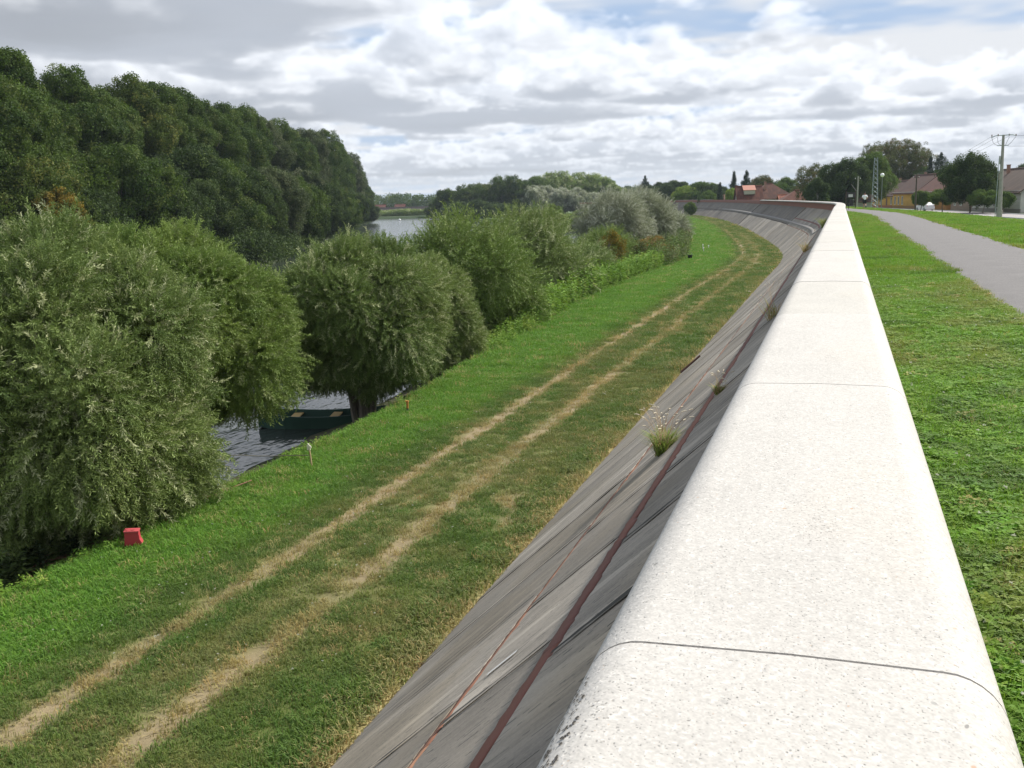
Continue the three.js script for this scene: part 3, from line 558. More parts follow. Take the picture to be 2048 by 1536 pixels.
// crown lobes: [x, y, z, rx, ry, rz] round the tree's foot
function lobesOf(r, H, R, y0, n, taper = 1) {
  R *= 1.04; H *= 1.06;
  const l = []; const cy = (y0 + H) / 2, ry = (H - y0) / 2;
  for (let i = 0; i < n; i++) {
    const h = (i + 0.5) / n * 2 - 1, a = i * 2.39996 + r() * 0.9, w = Math.sqrt(Math.max(0.02, 1 - Math.pow(Math.abs(h), 2.4))) * (h > 0 ? lerp(1, taper, h * h) : 1), k = (0.62 + 0.3 * r());
    const s = 0.24 + 0.22 * r();
    l.push([Math.cos(a) * R * w * k, cy + h * ry * 0.74, Math.sin(a) * R * w * k, R * s * (0.9 + 0.3 * r()), Math.max(0.5, Math.min(ry * 0.42, R * s) * (0.8 + 0.4 * r())), R * s * (0.9 + 0.3 * r())]);
  }
  return l;
}
function trunkGeo(r, H, r0, lobes, count = 7, lean = 0.06) {
  const g = [], top = V((r() - 0.5) * H * lean * 2, H * 0.72, (r() - 0.5) * H * lean * 2);
  const mid = V(top.x * 0.3 + (r() - 0.5) * 0.3, H * 0.35, top.z * 0.3 + (r() - 0.5) * 0.3); g.push(limb([V(0, -0.4, 0), V(0, H * 0.08, 0), mid, top], r0, r0 * 0.25, 8, 8));
  for (let i = 0; i < count && i < lobes.length; i++) { const L = lobes[Math.floor((i + 0.5) / count * lobes.length)], h = clamp(L[1] / H * 0.65, 0.12, 0.6), b = V(mid.x * h / 0.35, H * h, mid.z * h / 0.35), e = V(L[0], L[1], L[2]); g.push(limb([b, b.clone().lerp(e, 0.5).add(V(0, H * 0.04, 0)), e], r0 * 0.38, r0 * 0.08, 5, 4)); }
  return merge(g);
}
function crownPlaces(r, lobes, n, { tint, droop = 0, upward = 0.4, size = 1, shell = 0.62, sway = [0, 0] }) {
  const area = lobes.map((l) => l[3] * l[4] + l[3] * l[5]), sum = area.reduce((a, b) => a + b, 0), out = [];
  lobes.forEach((l, li) => {
    const m = Math.round(n * area[li] / sum), lt = r();
    for (let i = 0; i < m; i++) {
      const d = rdir(r), k = (shell + (1 - shell) * Math.sqrt(r()) + (r() < 0.15 ? 0.16 * r() : 0)) * (0.62 + 0.76 * n3(d.x * 1.7 + li * 3.1 + 20, d.y * 1.7 + 31, d.z * 1.7 + 17)), p = V(l[0] + d.x * l[3] * k, l[1] + d.y * l[4] * k, l[2] + d.z * l[5] * k);
      const dir = V(d.x + (r() - 0.5) * 1.8 + sway[0], d.y * 0.8 + upward * Math.max(0, d.y + 0.4) - droop * (1 - Math.max(0, d.y)) + (r() - 0.5) * 0.6, d.z + (r() - 0.5) * 1.8 + sway[1]).normalize();
      if (dir.y < -0.999) dir.x += 0.1;
      out.push([p, dir.normalize(), r() * 6.28, size * (0.75 + 0.5 * r()), tint(r, lt)]);
    }
  });
  for (let i = out.length - 1; i > 0; i--) { const j = Math.floor(r() * (i + 1)); [out[i], out[j]] = [out[j], out[i]]; }
  return out;
}
const tints = (a, b, c, pc = 0.15) => (r, lt) => { const k = clamp(lt * 0.6 + r() * 0.5, 0, 1), m = r() < pc ? c : mixc(a, b, k); const v = (0.82 + 0.36 * r()) * 1.35; return rgb(m[0] * v * 1.06, m[1] * v, m[2] * v * 0.95); };
const TINT = {
  willow: tints([0.092, 0.152, 0.036], [0.185, 0.245, 0.075], [0.34, 0.38, 0.22], 0.14),
  silver: tints([0.16, 0.195, 0.115], [0.24, 0.27, 0.19], [0.40, 0.43, 0.36], 0.3),
  greenwillow: tints([0.105, 0.175, 0.034], [0.185, 0.255, 0.060], [0.23, 0.28, 0.12], 0.10),
  forest: tints([0.022, 0.050, 0.008], [0.066, 0.112, 0.015], [0.095, 0.13, 0.03], 0.12),
  yellowforest: tints([0.045, 0.078, 0.012], [0.070, 0.105, 0.016], [0.13, 0.15, 0.03], 0.15),
  greyforest: tints([0.040, 0.064, 0.022], [0.078, 0.105, 0.042], [0.15, 0.175, 0.10], 0.14),
  gold: tints([0.13, 0.105, 0.012], [0.20, 0.15, 0.016], [0.07, 0.09, 0.015], 0.35),
  dark: tints([0.022, 0.045, 0.010], [0.046, 0.078, 0.018], [0.08, 0.12, 0.03], 0.1),
  green: tints([0.050, 0.095, 0.018], [0.085, 0.140, 0.026], [0.12, 0.17, 0.04], 0.12),
  bright: tints([0.12, 0.20, 0.030], [0.18, 0.25, 0.040], [0.24, 0.30, 0.06], 0.15),
  olive: tints([0.052, 0.072, 0.020], [0.085, 0.100, 0.030], [0.12, 0.10, 0.04], 0.18),
  autumn: tints([0.24, 0.17, 0.02], [0.36, 0.25, 0.02], [0.16, 0.15, 0.03], 0.3),
  rust: tints([0.17, 0.11, 0.03], [0.22, 0.15, 0.035], [0.08, 0.11, 0.02], 0.35),
  spruce: tints([0.018, 0.034, 0.020], [0.032, 0.052, 0.028], [0.05, 0.07, 0.035], 0.1),
  weed: tints([0.085, 0.185, 0.018], [0.14, 0.24, 0.026], [0.20, 0.27, 0.05], 0.12),
};
function broadTree(name, label, category, [x, z, g, H, R], o = {}, group) {
  const r = rng(o.seed ?? Math.round(Math.abs(x * 131 + z * 17))), t = thing(name, label, category, [x, g, z], 0, group);
  const low = o.low ?? H * 0.16, lobes = lobesOf(r, H * 0.97, R * (o.spread ?? 1.02), low, o.lobes ?? 18, o.taper ?? 0.75);
  if (o.lean) for (const l of lobes) { l[0] += o.lean[0] * l[1]; l[2] += o.lean[1] * l[1]; }
  mesh('trunk', trunkGeo(r, H, o.trunk ?? Math.max(0.12, H * 0.018), lobes, o.limbs ?? 7), M_BARK, t);
  scatter('crown', t, o.geoms ?? CLUMPS, o.mat ?? M_LEAF, crownPlaces(r, lobes, o.n ?? 1400, { tint: TINT[o.tint ?? 'forest'], upward: 0.3, size: o.size ?? 1, shell: o.shell ?? 0.55, droop: o.droop ?? 0.1, sway: o.sway }));
  return t;
}
// ---- the willows along the near bank
const willowNames = [
  'willow at the left picture edge behind the largest willow', 'largest nearest willow at left, dark underneath, leaning over the bank', 'round willow just behind the largest one, branches hanging over water',
  'broad willow in the middle standing beside the moored green boat', 'narrow willow tucked behind the right side of the boat willow', 'rounded green willow, next one beyond the boat willow', 'tall rounded willow whose top touches the far shore line',
  'low willow above the bright green weeds on the bank', 'low greenish willow just in front of the silvery ones', 'silvery willow with pale wind turned leaves, wider of the silver pair', 'taller pointed silvery willow, highest of the bank willows', 'last small silvery willow at the far end of the row'];
const silverRow = (i) => i >= 9;
WILLOWS.forEach(([x, z, g, H, R], i) => {
  const d = Math.hypot(x, z), r = rng(500 + i), t = thing('bank_willow', willowNames[i], 'willow', [x, g, z], 0, 'willows along the near bank'), near = d < 40;
  const lobes = lobesOf(r, H * (silverRow(i) ? 0.88 : i < 4 ? 0.845 : 0.82), R * (i === 1 ? 0.78 : 0.82), i === 3 ? 1.0 : i === 2 ? 1.6 : i === 1 ? 0.75 : i === 0 ? 0.6 : 0.5, near ? 26 : 20, 0.85), stems = [];
  const ns = near ? 7 : 4; for (let k = 0; k < ns; k++) { const a = k / ns * 6.28 + r(), L = lobes[Math.floor(r() * lobes.length)], e = V(L[0], Math.max(L[1], H * 0.4), L[2]); stems.push(limb([V(Math.cos(a) * 0.18, -0.5, Math.sin(a) * 0.18), V(Math.cos(a) * 0.35, H * 0.15, Math.sin(a) * 0.35), e.clone().multiplyScalar(0.55).add(V(0, 0.4, 0)), e], 0.10 + 0.05 * r(), 0.025, 6, 7)); }
  for (const L of lobes) if (r() < 0.6) stems.push(limb([V(L[0] * 0.25, H * 0.3, L[2] * 0.25), V(L[0] * 0.6, L[1] * 0.8, L[2] * 0.6), V(L[0], L[1], L[2])], 0.035, 0.01, 4, 3));
  mesh('trunk', merge(stems), M_BARK, t);
  const silver = silverRow(i), n = near ? Math.round(4300 * R * Math.sqrt(H * R)) : Math.round(clamp(1100 * R * R, 3000, 9000));
  const places = crownPlaces(r, lobes, n, { tint: TINT[silver ? 'silver' : i === 8 || i === 2 || i === 5 ? 'greenwillow' : 'willow'], droop: 1.2, upward: 0.6, size: near ? 1 : 1.05, shell: 0.5, sway: silver ? [0.5, 0.1] : [0.15, 0] });
  scatter('crown', t, near ? TWIGS : TWIGS_FAR, M_WILLOW, places);
});
// ---- the forest across the river
FOREST_BACK.forEach(([x, z, g, H, R], i) => broadTree('forest_tree', `${ORD[i]} tall tree from the left in the back row of the forest across the river`, 'tree', [x, z, g, H * (0.92 + 0.16 * n2(i * 1.7, 4)) * (i > 10 ? 1.1 : 1), R], { seed: 900 + i, n: i < 14 ? 3600 : 2200, size: 1.0, lobes: 30, tint: i === 5 ? 'yellowforest' : i === 11 || i === 13 || i === 16 ? 'greyforest' : 'forest', spread: 1.05, low: 2.5, taper: 0.8, shell: 0.62 }, 'tall trees of the forest across the river'));
FOREST_FRONT.forEach((p, i) => broadTree('shore_tree', `${ORD[i]} lower tree from the left along the forest's water edge`, 'tree', p, { seed: 960 + i, n: 2000, size: 0.95, lobes: 22, tint: i === 8 || i === 10 || i === 15 ? 'greyforest' : i === 1 ? 'yellowforest' : i % 3 ? 'dark' : 'forest', spread: 1.2, low: 0.6, taper: 0.6, droop: 0.7 }, 'lower trees along the forest edge'));
broadTree('autumn_shrub', 'yellow brown autumn shrub among the dark trees of the left forest', 'shrub', [-60.8, -70.8, 0.7, 7.2, 1.7], { tint: 'gold', n: 300, lobes: 8, low: 4.4, size: 0.7 });
// ---- the wood inside the bend
MIDWOOD.forEach((p, i) => { const front = i >= 13; broadTree(front ? 'wind_bent_poplar' : 'wood_tree', front ? `${ORD[i - 13]} wind-bent silvery tree from the left behind the distant brick wall` : `${ORD[i]} tree from the left in the distant wood beyond the river bend`, 'tree', p, { seed: 1100 + i, n: 1000, size: 1.7, lobes: 16, tint: front ? 'silver' : i > 6 ? 'willow' : i === 3 ? 'yellowforest' : 'forest', spread: 1.2, low: 1, taper: front ? 0.5 : 0.7, lean: front ? [-0.22, 0.05] : undefined }, front ? 'silvery trees behind the distant wall' : 'trees of the distant wood'); });
SHOREBUSH.forEach((p, i) => broadTree('shore_bush', i >= 6 ? ['roundest willow bush on the shore of the inlet', 'low dark bush between two willow bushes on the inlet shore', 'wide bush right beside the silvery willows on the inlet shore'][i - 6] : `${ORD[i]} dark bush from the left on the shore before the distant wood`, 'bush', p, { seed: 1200 + i, n: i >= 6 ? 900 : 800, size: i >= 6 ? 0.8 : 1.3, lobes: 13, tint: i >= 6 ? 'willow' : 'dark', low: 0.2, spread: 1.1 }, 'bushes along the inner shore'));
// ---- village trees
const villageLabels = ['sparse brownish tree behind the dark clipped thuja', 'dark clipped thuja column behind the end of the white coping', 'dark broad tree left of the lattice mast', 'lower dark tree between the thuja and the lattice mast', 'green tree right behind the lattice mast', 'biggest tree, brownish rounded crown above the yellow houses', 'green tree at the right foot of the biggest tree', 'spreading dark pine behind the red brown roof', 'thin dark spruce beside the spreading pine', 'dark street tree hiding the gap between yellow and white house', 'globe tree nearest the parked white car', 'globe tree right of the parked car', 'globe tree left of the concrete pole', 'small globe tree right of the concrete pole', 'dark tree at the right picture edge above the roofs', 'lone tall spruce left of the village above the brick wall', 'slim spruce left of the red roofed villa', 'wider spruce directly behind the pink dormer', 'tiny far spruce between the green trees', 'olive green tree behind the villa chimney', 'green tree right of the red roofed villa', 'dark tree right of the lone spruce', 'wide dark tree in the middle of the village green row', 'bright light green round tree behind the brick wall', 'green tree right of the bright round one', 'dark tree behind the low white gable', 'small bright tree just right of the lone spruce', 'small bright tree left of the villa', 'brownish tree at the foot of the lone spruce', 'green bush behind the low roofs', 'single small tree standing on the berm below the brick wall', 'olive shrub tree right behind the low red roof'];
VILLAGE_TREES.forEach(([x, z, g, H, R, kind], i) => {
  const p = [x, z, g, H, R], label = villageLabels[i];
  if (kind === 'spruce' || kind === 'pine') {
    const r = rng(1300 + i), t = thing(kind === 'pine' ? 'pine_tree' : 'spruce_tree', label, 'conifer', [x, g, z], 0, 'village conifers'), pl = [], layers = kind === 'pine' ? 18 : 24, tint = TINT.spruce;
    mesh('trunk', limb([V(0, -0.3, 0), V(0, H * 0.5, 0), V(0, H * 0.98, 0)], 0.28, 0.03, 7, 5), M_BARK, t);
    for (let k = 0; k < layers; k++) { const f = k / (layers - 1), y = H * lerp(0.1, 0.98, f), rad = R * (kind === 'pine' ? 1.35 : 1.9) * Math.pow(1 - f, kind === 'pine' ? 0.6 : 0.9) * (0.7 + 0.5 * r()) + 0.12, m = Math.round(10 + rad * rad * 9); for (let q = 0; q < m; q++) { const a = r() * 6.28, rr = rad * Math.sqrt(r()), d = V(Math.cos(a), kind === 'pine' ? 0.35 : -0.3, Math.sin(a)).normalize(); pl.push([V(Math.cos(a) * rr, y + (kind === 'pine' ? 0.22 : -0.28) * rr + (r() - 0.5) * 0.6, Math.sin(a) * rr), d, r() * 6, 0.75 + 0.4 * r(), tint(r, r())]); } }
    scatter('crown', t, SMALL_CLUMPS, M_NEEDLE, pl);
    return;
  }
  const globe = kind === 'globe', thuja = kind === 'thuja';
  broadTree(globe ? 'globe_tree' : thuja ? 'thuja' : 'village_tree', label, thuja ? 'thuja' : 'tree', p, { seed: 1300 + i, n: globe ? 700 : thuja ? 1500 : kind === 'sparse' ? 650 : clamp(Math.round(R * R * 95), 500, 3600), size: globe ? 0.62 : thuja ? 0.6 : kind === 'sparse' ? 0.75 : 0.95, lobes: globe ? 10 : kind === 'olive' && R > 6 ? 34 : 17, tint: kind === 'sparse' ? 'olive' : globe ? 'green' : thuja ? 'dark' : kind, low: globe ? H * 0.42 : thuja ? 0.1 : H * 0.2, spread: globe ? 1.15 : 1.1, taper: thuja ? 0.9 : 0.75, shell: kind === 'sparse' ? 0.75 : 0.55 }, globe ? 'globe trees along the street' : 'village trees');
});
{ // bushes and creepers hanging over the water's edge below the forest
  const r = rng(88), shore = [[-64, -60], [-63, -80], [-62, -104], [-79, -143], [-108, -212], [-140, -288], [-187, -400]], pl = [];
  for (let i = 0; i < 5200; i++) { const q = Math.pow(r(), 1.3) * (shore.length - 1), k = Math.min(shore.length - 2, Math.floor(q)), t = q - k, x = lerp(shore[k][0], shore[k + 1][0], t) + 1.5 - r() * 6, z = lerp(shore[k][1], shore[k + 1][1], t) + (r() - 0.5) * 3, h = 1.2 + 3.4 * fbm2(z / 7, 3, 3); pl.push([V(x, 0.1 + r() * h, z), V(r() - 0.3, -0.3 + r(), r() - 0.5).normalize(), r() * 6, 1.0 + r() * 0.6, TINT.dark(r, r())]); }
  scatter('shore_undergrowth', null, CLUMPS, M_LEAF, pl, 'stuff', 'dark undergrowth hanging over the water below the forest');
}
// ---- far shore: willow scrub and a strip of woodland, too far to tell the trees apart
{
  const r = rng(77), a = [], b = [];
  for (let i = 0; i < 2600; i++) { const t = r(), x = lerp(-270, -165, t), z = lerp(-460, -486, t) - r() * 9 - 3, h = 2.0 + 2.6 * n2(x / 9, 3) ; a.push([V(x, 0.9 + r() * h, z), V((r() - 0.5), 1, r() - 0.5).normalize(), r() * 6, 2.0, TINT.willow(r, r())]); }
  scatter('far_shore_scrub', null, CLUMPS.slice(0, 1), M_LEAF, a, 'stuff', 'band of willow scrub along the far shore');
  for (let i = 0; i < 5200; i++) { const x = lerp(-620, -120, r()), z = -700 - r() * 60 - 0.15 * (x + 120), h = 9 + 6 * fbm2(x / 22, 7, 3); b.push([V(x, 1 + r() * h, z), V(r() - 0.5, 1, r() - 0.5).normalize(), r() * 6, 4.2, TINT.forest(r, r())]); }
  scatter('far_woodland', null, CLUMPS.slice(1, 2), M_LEAF, b, 'stuff', 'distant dark woodland along the horizon');
}

// ================================================================ grass and weeds
function tuft(seed, n, rad, h, w) {
  const r = rng(seed), t = [];
  for (let i = 0; i < n; i++) {
    const a = r() * 6.28, d = rad * Math.sqrt(r()), b = V(Math.cos(a) * d, -0.01, Math.sin(a) * d), f = r() * 6.28, lean = (0.25 + r() * 0.9), hh = h * (0.55 + r() * 0.75), ww = w * (0.7 + r() * 0.6), s = V(Math.cos(f), 0, Math.sin(f)), o = V(-Math.sin(f), 0, Math.cos(f));
    const m = b.clone().addScaledVector(o, hh * lean * 0.35).add(V(0, hh * 0.6, 0)), tip = b.clone().addScaledVector(o, hh * lean * 1.05).add(V(0, hh * (1 - 0.35 * lean), 0)), q = s.clone().multiplyScalar(ww / 2);
    t.push([b.clone().sub(q), b.clone().add(q), m.clone().add(q.clone().multiplyScalar(0.8))], [b.clone().sub(q), m.clone().add(q.clone().multiplyScalar(0.8)), m.clone().sub(q.clone().multiplyScalar(0.8))], [m.clone().sub(q.clone().multiplyScalar(0.8)), m.clone().add(q.clone().multiplyScalar(0.8)), tip]);
  }
  return faces(t);
}
function clover(seed, n, rad, h, ls) {
  const r = rng(seed), t = [];
  for (let i = 0; i < n; i++) { const a = r() * 6.28, d = rad * Math.sqrt(r()), b = V(Math.cos(a) * d, h * (0.4 + r() * 0.7), Math.sin(a) * d), tilt = rdir(r).multiplyScalar(0.35).add(UP).normalize(), f = r() * 6.28; for (let k = 0; k < 3; k++) { const dir = V(Math.cos(f + k * 2.09), 0.15, Math.sin(f + k * 2.09)).normalize(); t.push(...leaf(b, dir, tilt, ls * (0.8 + r() * 0.4), ls * 0.85, -0.05)); } }
  return faces(t);
}
function weed(seed, n, h) {                              // a leafy upright herb
  const r = rng(seed), t = [];
  for (let i = 0; i < n; i++) { const y = h * Math.pow(r(), 0.7), a = r() * 6.28, s = 0.10 * h + 0.05 + 0.18 * h * (1 - y / h) * r(), b = V(Math.cos(a) * s * 0.5, y, Math.sin(a) * s * 0.5), d = V(Math.cos(a), 0.1 + (r() - 0.5) * 0.7, Math.sin(a)).normalize(); t.push(...leaf(b, d, V(0, 1, 0).addScaledVector(rdir(r), 0.4).normalize(), 0.11 + r() * 0.07, 0.05 + r() * 0.03)); }
  return faces(t);
}
const TUFT_FINE = [tuft(1, 46, 0.085, 0.085, 0.0042), tuft(2, 46, 0.085, 0.07, 0.0045), clover(3, 16, 0.08, 0.05, 0.02)];
const TUFT_MID = [tuft(4, 40, 0.15, 0.075, 0.009), tuft(5, 40, 0.15, 0.09, 0.010), tuft(6, 34, 0.16, 0.06, 0.012)];
const TUFT_FAR = [tuft(7, 36, 0.34, 0.10, 0.026), tuft(8, 36, 0.34, 0.08, 0.028)];
const WEEDS = [weed(1, 40, 0.7), weed(2, 44, 0.9)];
const vary = (r, c, k = 0.35) => { const v = (1 - k / 2 + k * r()) * 1.6, y = r(); return rgb(c[0] * v * (0.95 + 0.3 * y), c[1] * v, c[2] * v); };
{
  const r = rng(2024), fine = [], mid = [], far = [], drop = (list, s, o, y, c, sc) => list.push([at(s, o, y), V((r() - 0.5) * 0.25, 1, (r() - 0.5) * 0.25).normalize(), r() * 6.28, sc, c]);
  // berm
  const berm = (n, s0, s1, list, sc, pow) => { for (let i = 0; i < n; i++) { const s = lerp(s0, s1, Math.pow(r(), pow)), e = edgeO(s), o = lerp(-4.3, e - 0.7, r()), b = o > e ? bare(s, o) : 0; if (r() < b * 0.8) continue; const straw = o > -4.75 ? smooth(o, -4.6, -4.35) : smooth(b, 0.1, 0.6) * 0.75, c = mixc(bermGreen(s, o), [0.30, 0.25, 0.115], r() < 0.07 ? 0.7 : straw * 0.8), tall = o < -8.5 ? 1.25 : o > -4.8 ? 1.35 : 0.72 + 0.3 * fbm2(s, o, 2); drop(list, s, o, 1.2 + (o < e ? -0.32 : relief(s, o)), vary(r, c), sc * tall * (0.8 + 0.5 * r())); } };
  berm(17000, 5, 30, mid, 1.0, 1.25); berm(9000, 30, 70, mid, 1.5, 1.2); berm(7000, 70, 160, far, 1.0, 1.2); berm(4000, 160, 330, far, 1.6, 1.2);
  scatter('berm_grass', null, TUFT_MID, M_GRASS, mid, 'stuff', 'short grass blades on the berm'); scatter('far_berm_grass', null, TUFT_FAR, M_GRASS, far, 'stuff', 'short grass on the berm round the bend');
  // levee lawn by the wall and beyond the path
  const m2 = [], f2 = [];
  const lawn = (n, s0, s1, o0, o1, list, sc, pow) => { for (let i = 0; i < n; i++) { const s = lerp(s0, s1, Math.pow(r(), pow)), o = lerp(o0, o1, r()); if (o > pathL(s) - 0.02 && o < pathR(s) + 0.02) continue; const e = Math.min(Math.abs(o - pathL(s)), Math.abs(o - pathR(s))), c = mixc(lawnGreen(s, o), [0.28, 0.23, 0.10], (r() < 0.035 ? 0.6 : 0) + 0.5 * (1 - smooth(e, 0, 0.2)) * r()); drop(list, s, o, crownY(o) - 0.005, vary(r, c), sc * (0.75 + 0.6 * r())); } };
  lawn(9500, 0.4, 8, 0.2, 2.3, fine, 1.05, 1.3); lawn(9000, 8, 22, 0.2, 2.5, fine, 1.25, 1.2); lawn(7000, 20, 60, 0.2, 2.6, m2, 1.1, 1.2); lawn(3500, 58, 125, 0.2, 2.6, f2, 0.8, 1.1); lawn(6000, 22, 80, 4.8, 12, m2, 1.5, 1); lawn(5000, 70, 150, 4.7, 22, f2, 1.0, 1);
  scatter('lawn_grass', null, TUFT_FINE, M_GRASS, fine, 'stuff', 'grass and clover beside the white coping'); scatter('levee_grass', null, TUFT_MID, M_GRASS, m2, 'stuff', 'grass on the levee crown'); scatter('far_levee_grass', null, TUFT_FAR, M_GRASS, f2, 'stuff', 'grass along the far levee crown');
  const fl = [], ro = [];
  for (let i = 0; i < 520; i++) { const s = 1.5 + 26 * r() * r(), o = lerp(0.35, 2.25, r()); if (fbm2(s * 0.8, o * 2, 2) > 0.42) fl.push([at(s, o, crownY(o) + 0.05 + 0.03 * r()), V((r() - 0.5) * 0.4, 1, (r() - 0.5) * 0.4).normalize(), r() * 6, 0.7 + 0.5 * r(), rgb(0.72, 0.72, 0.62)]); }
  for (let i = 0; i < 260; i++) { const s = lerp(9, 60, r() * r()), o = lerp(-10.2, -5, r()); fl.push([at(s, o, 1.27), V((r() - 0.5) * 0.4, 1, (r() - 0.5) * 0.4).normalize(), r() * 6, 0.8 + 0.8 * r(), rgb(0.6, 0.6, 0.5)]); }
  const flower = (() => { const q = rng(4), t = []; for (let i = 0; i < 12; i++) { const d = rdir(q); d.y = Math.abs(d.y); t.push(...leaf(V(0, 0, 0), d.normalize(), rdir(q), 0.013, 0.007)); } return faces(t); })();
  scatter('clover_flowers', null, [flower], M_GRASS, fl, 'stuff', 'tiny white clover flowers in the grass');
  const rosette = (() => { const q = rng(9), t = []; for (let i = 0; i < 9; i++) { const a = i * 0.72 + q() * 0.3, d = V(Math.cos(a), 0.45 + q() * 0.4, Math.sin(a)).normalize(); t.push(...leaf(V(0, 0, 0), d, V(0, 1, 0), 0.10 + q() * 0.06, 0.035 + q() * 0.02, 0.3)); } return faces(t); })();
  for (let i = 0; i < 420; i++) { const s = 0.6 + 20 * r() * r(), o = i < 160 ? 0.32 + r() * 0.22 : lerp(0.3, 2.3, r()); ro.push([at(s, o, crownY(o) + 0.03), V((r() - 0.5) * 0.3, 1, (r() - 0.5) * 0.3).normalize(), r() * 6, 0.4 + 0.45 * r(), vary(r, [0.07, 0.17, 0.014])]); }
  scatter('broadleaf_weeds', null, [rosette], M_GRASS, ro, 'stuff', 'broad leaved weeds among the lawn grass beside the wall');
  // leafy weeds on the bank edge, taller farther on
  const wd = [], put = (s, o, y, sc, c) => wd.push([at(s, o, y), V((r() - 0.5) * 0.5, 1, (r() - 0.5) * 0.5).normalize(), r() * 6.28, sc, c]);
  for (let i = 0; i < 1500; i++) { const s = lerp(6, 40, r()), e = edgeO(s), k = smooth(fbm2(s * 0.6, 5, 2), 0.35, 0.6), o = e + 0.25 - r() * 1.5; if (r() < 0.35 + 0.65 * k) put(s, o, 1.1 - Math.max(0, e - o) * 0.75, 0.25 + 0.32 * k * r(), TINT.weed(r, r())); }
  for (let i = 0; i < 2600; i++) { const s = lerp(34, 78, r()), e = edgeO(s), k = smooth(s, 34, 44) * (0.5 + fbm2(s * 0.3, 8, 2)), o = e + 0.5 - r() * 2.6; put(s, o, 1.0 - Math.max(0, e - o) * 0.4 + r() * 0.6 * k, 0.6 + 0.95 * k * r(), TINT.weed(r, r())); }
  for (let i = 0; i < 2200; i++) { const s = lerp(78, 175, r()), e = edgeO(s), o = e + 1.2 - r() * 5.5; put(s, o, 0.95 + r() * 0.8, 0.8 + 0.8 * r(), (r() < 0.3 ? TINT.olive : TINT.green)(r, r())); }
  for (let i = 0; i < 900; i++) { const s = lerp(7, 15.5, r()), e = edgeO(s), o = e - 0.9 - r() * 2.6; put(s, o, 0.95 - Math.max(0, e - o) * 0.33, 0.4 + 0.6 * r(), TINT.dark(r, r())); }  // dark tint puts the shade under the nearest willow into these weeds
  scatter('bank_weeds', null, WEEDS, M_LEAF, wd, 'stuff', 'bright leafy weeds along the edge of the bank, tinted dark as shade under the nearest willow');
  const rust = [[-15.8, -88, 1.9], [-16.6, -97, 1.7], [-15.0, -80, 1.5]];
  rust.forEach(([x, z, R], i) => broadTree('bank_shrub', ['orange brown low shrub on the bank before the silvery willow', 'farther orange brown low shrub on the bank', 'dark green low shrub with brown leaves on the bank edge'][i], 'shrub', [x, z, 0.7, 1.9, R], { tint: i === 2 ? 'olive' : 'rust', n: 420, size: 0.5, lobes: 9, low: 0.1, geoms: SMALL_CLUMPS, seed: 40 + i }, 'brownish bank shrubs'));
  broadTree('yellow_shrub', 'yellow leaved shrub in front of the silvery willows', 'shrub', [-15.6, -73.5, 0.5, 3.6, 1.0], { tint: 'gold', n: 260, size: 0.5, lobes: 9, low: 0.6, geoms: SMALL_CLUMPS, seed: 48 });
}

// ================================================================ houses of the village
const M_GLASS = new THREE.MeshPhysicalMaterial({ color: rgb(0.03, 0.035, 0.04), roughness: 0.12 }), M_FRAME = mat(0.62, 0.6, 0.56, 0.7), M_DOOR = mat(0.12, 0.06, 0.03, 0.7);
const roofTex = texture(512, 512, (u, v) => { const a = pf(u, v, 14, 6, 71, 4), row = (v * 40) % 1, c = pn(u, v, 120, 40, 72); let k = 0.75 + 0.5 * (a - 0.5) * 1.6 + 0.35 * (c - 0.5) - (row < 0.16 ? 0.22 : 0); if (pn(u, v, 50, 20, 75) > 0.93) k *= 1.35; return [k * 0.62, k * 0.6, k * 0.58]; });
const plasterTex = texture(256, 256, (u, v) => { const k = 0.55 + 0.3 * (pf(u, v, 6, 4, 81, 4) - 0.5) + 0.08 * (pn(u, v, 90, 90, 82) - 0.5); return [k, k, k * 0.98]; });
function roofMat(c) { const t = roofTex.clone(); t.repeat.set(0.12, 0.12); return new THREE.MeshStandardMaterial({ color: rgb(...c.map((x, i) => x * [1.15, 0.95, 0.85][i])), map: t, roughness: 0.95 }); }
function wallMat(c) { const t = plasterTex.clone(); t.repeat.set(0.15, 0.25); return new THREE.MeshStandardMaterial({ color: rgb(...c.map((x) => x * 1.6)), map: t, roughness: 0.95 }); }
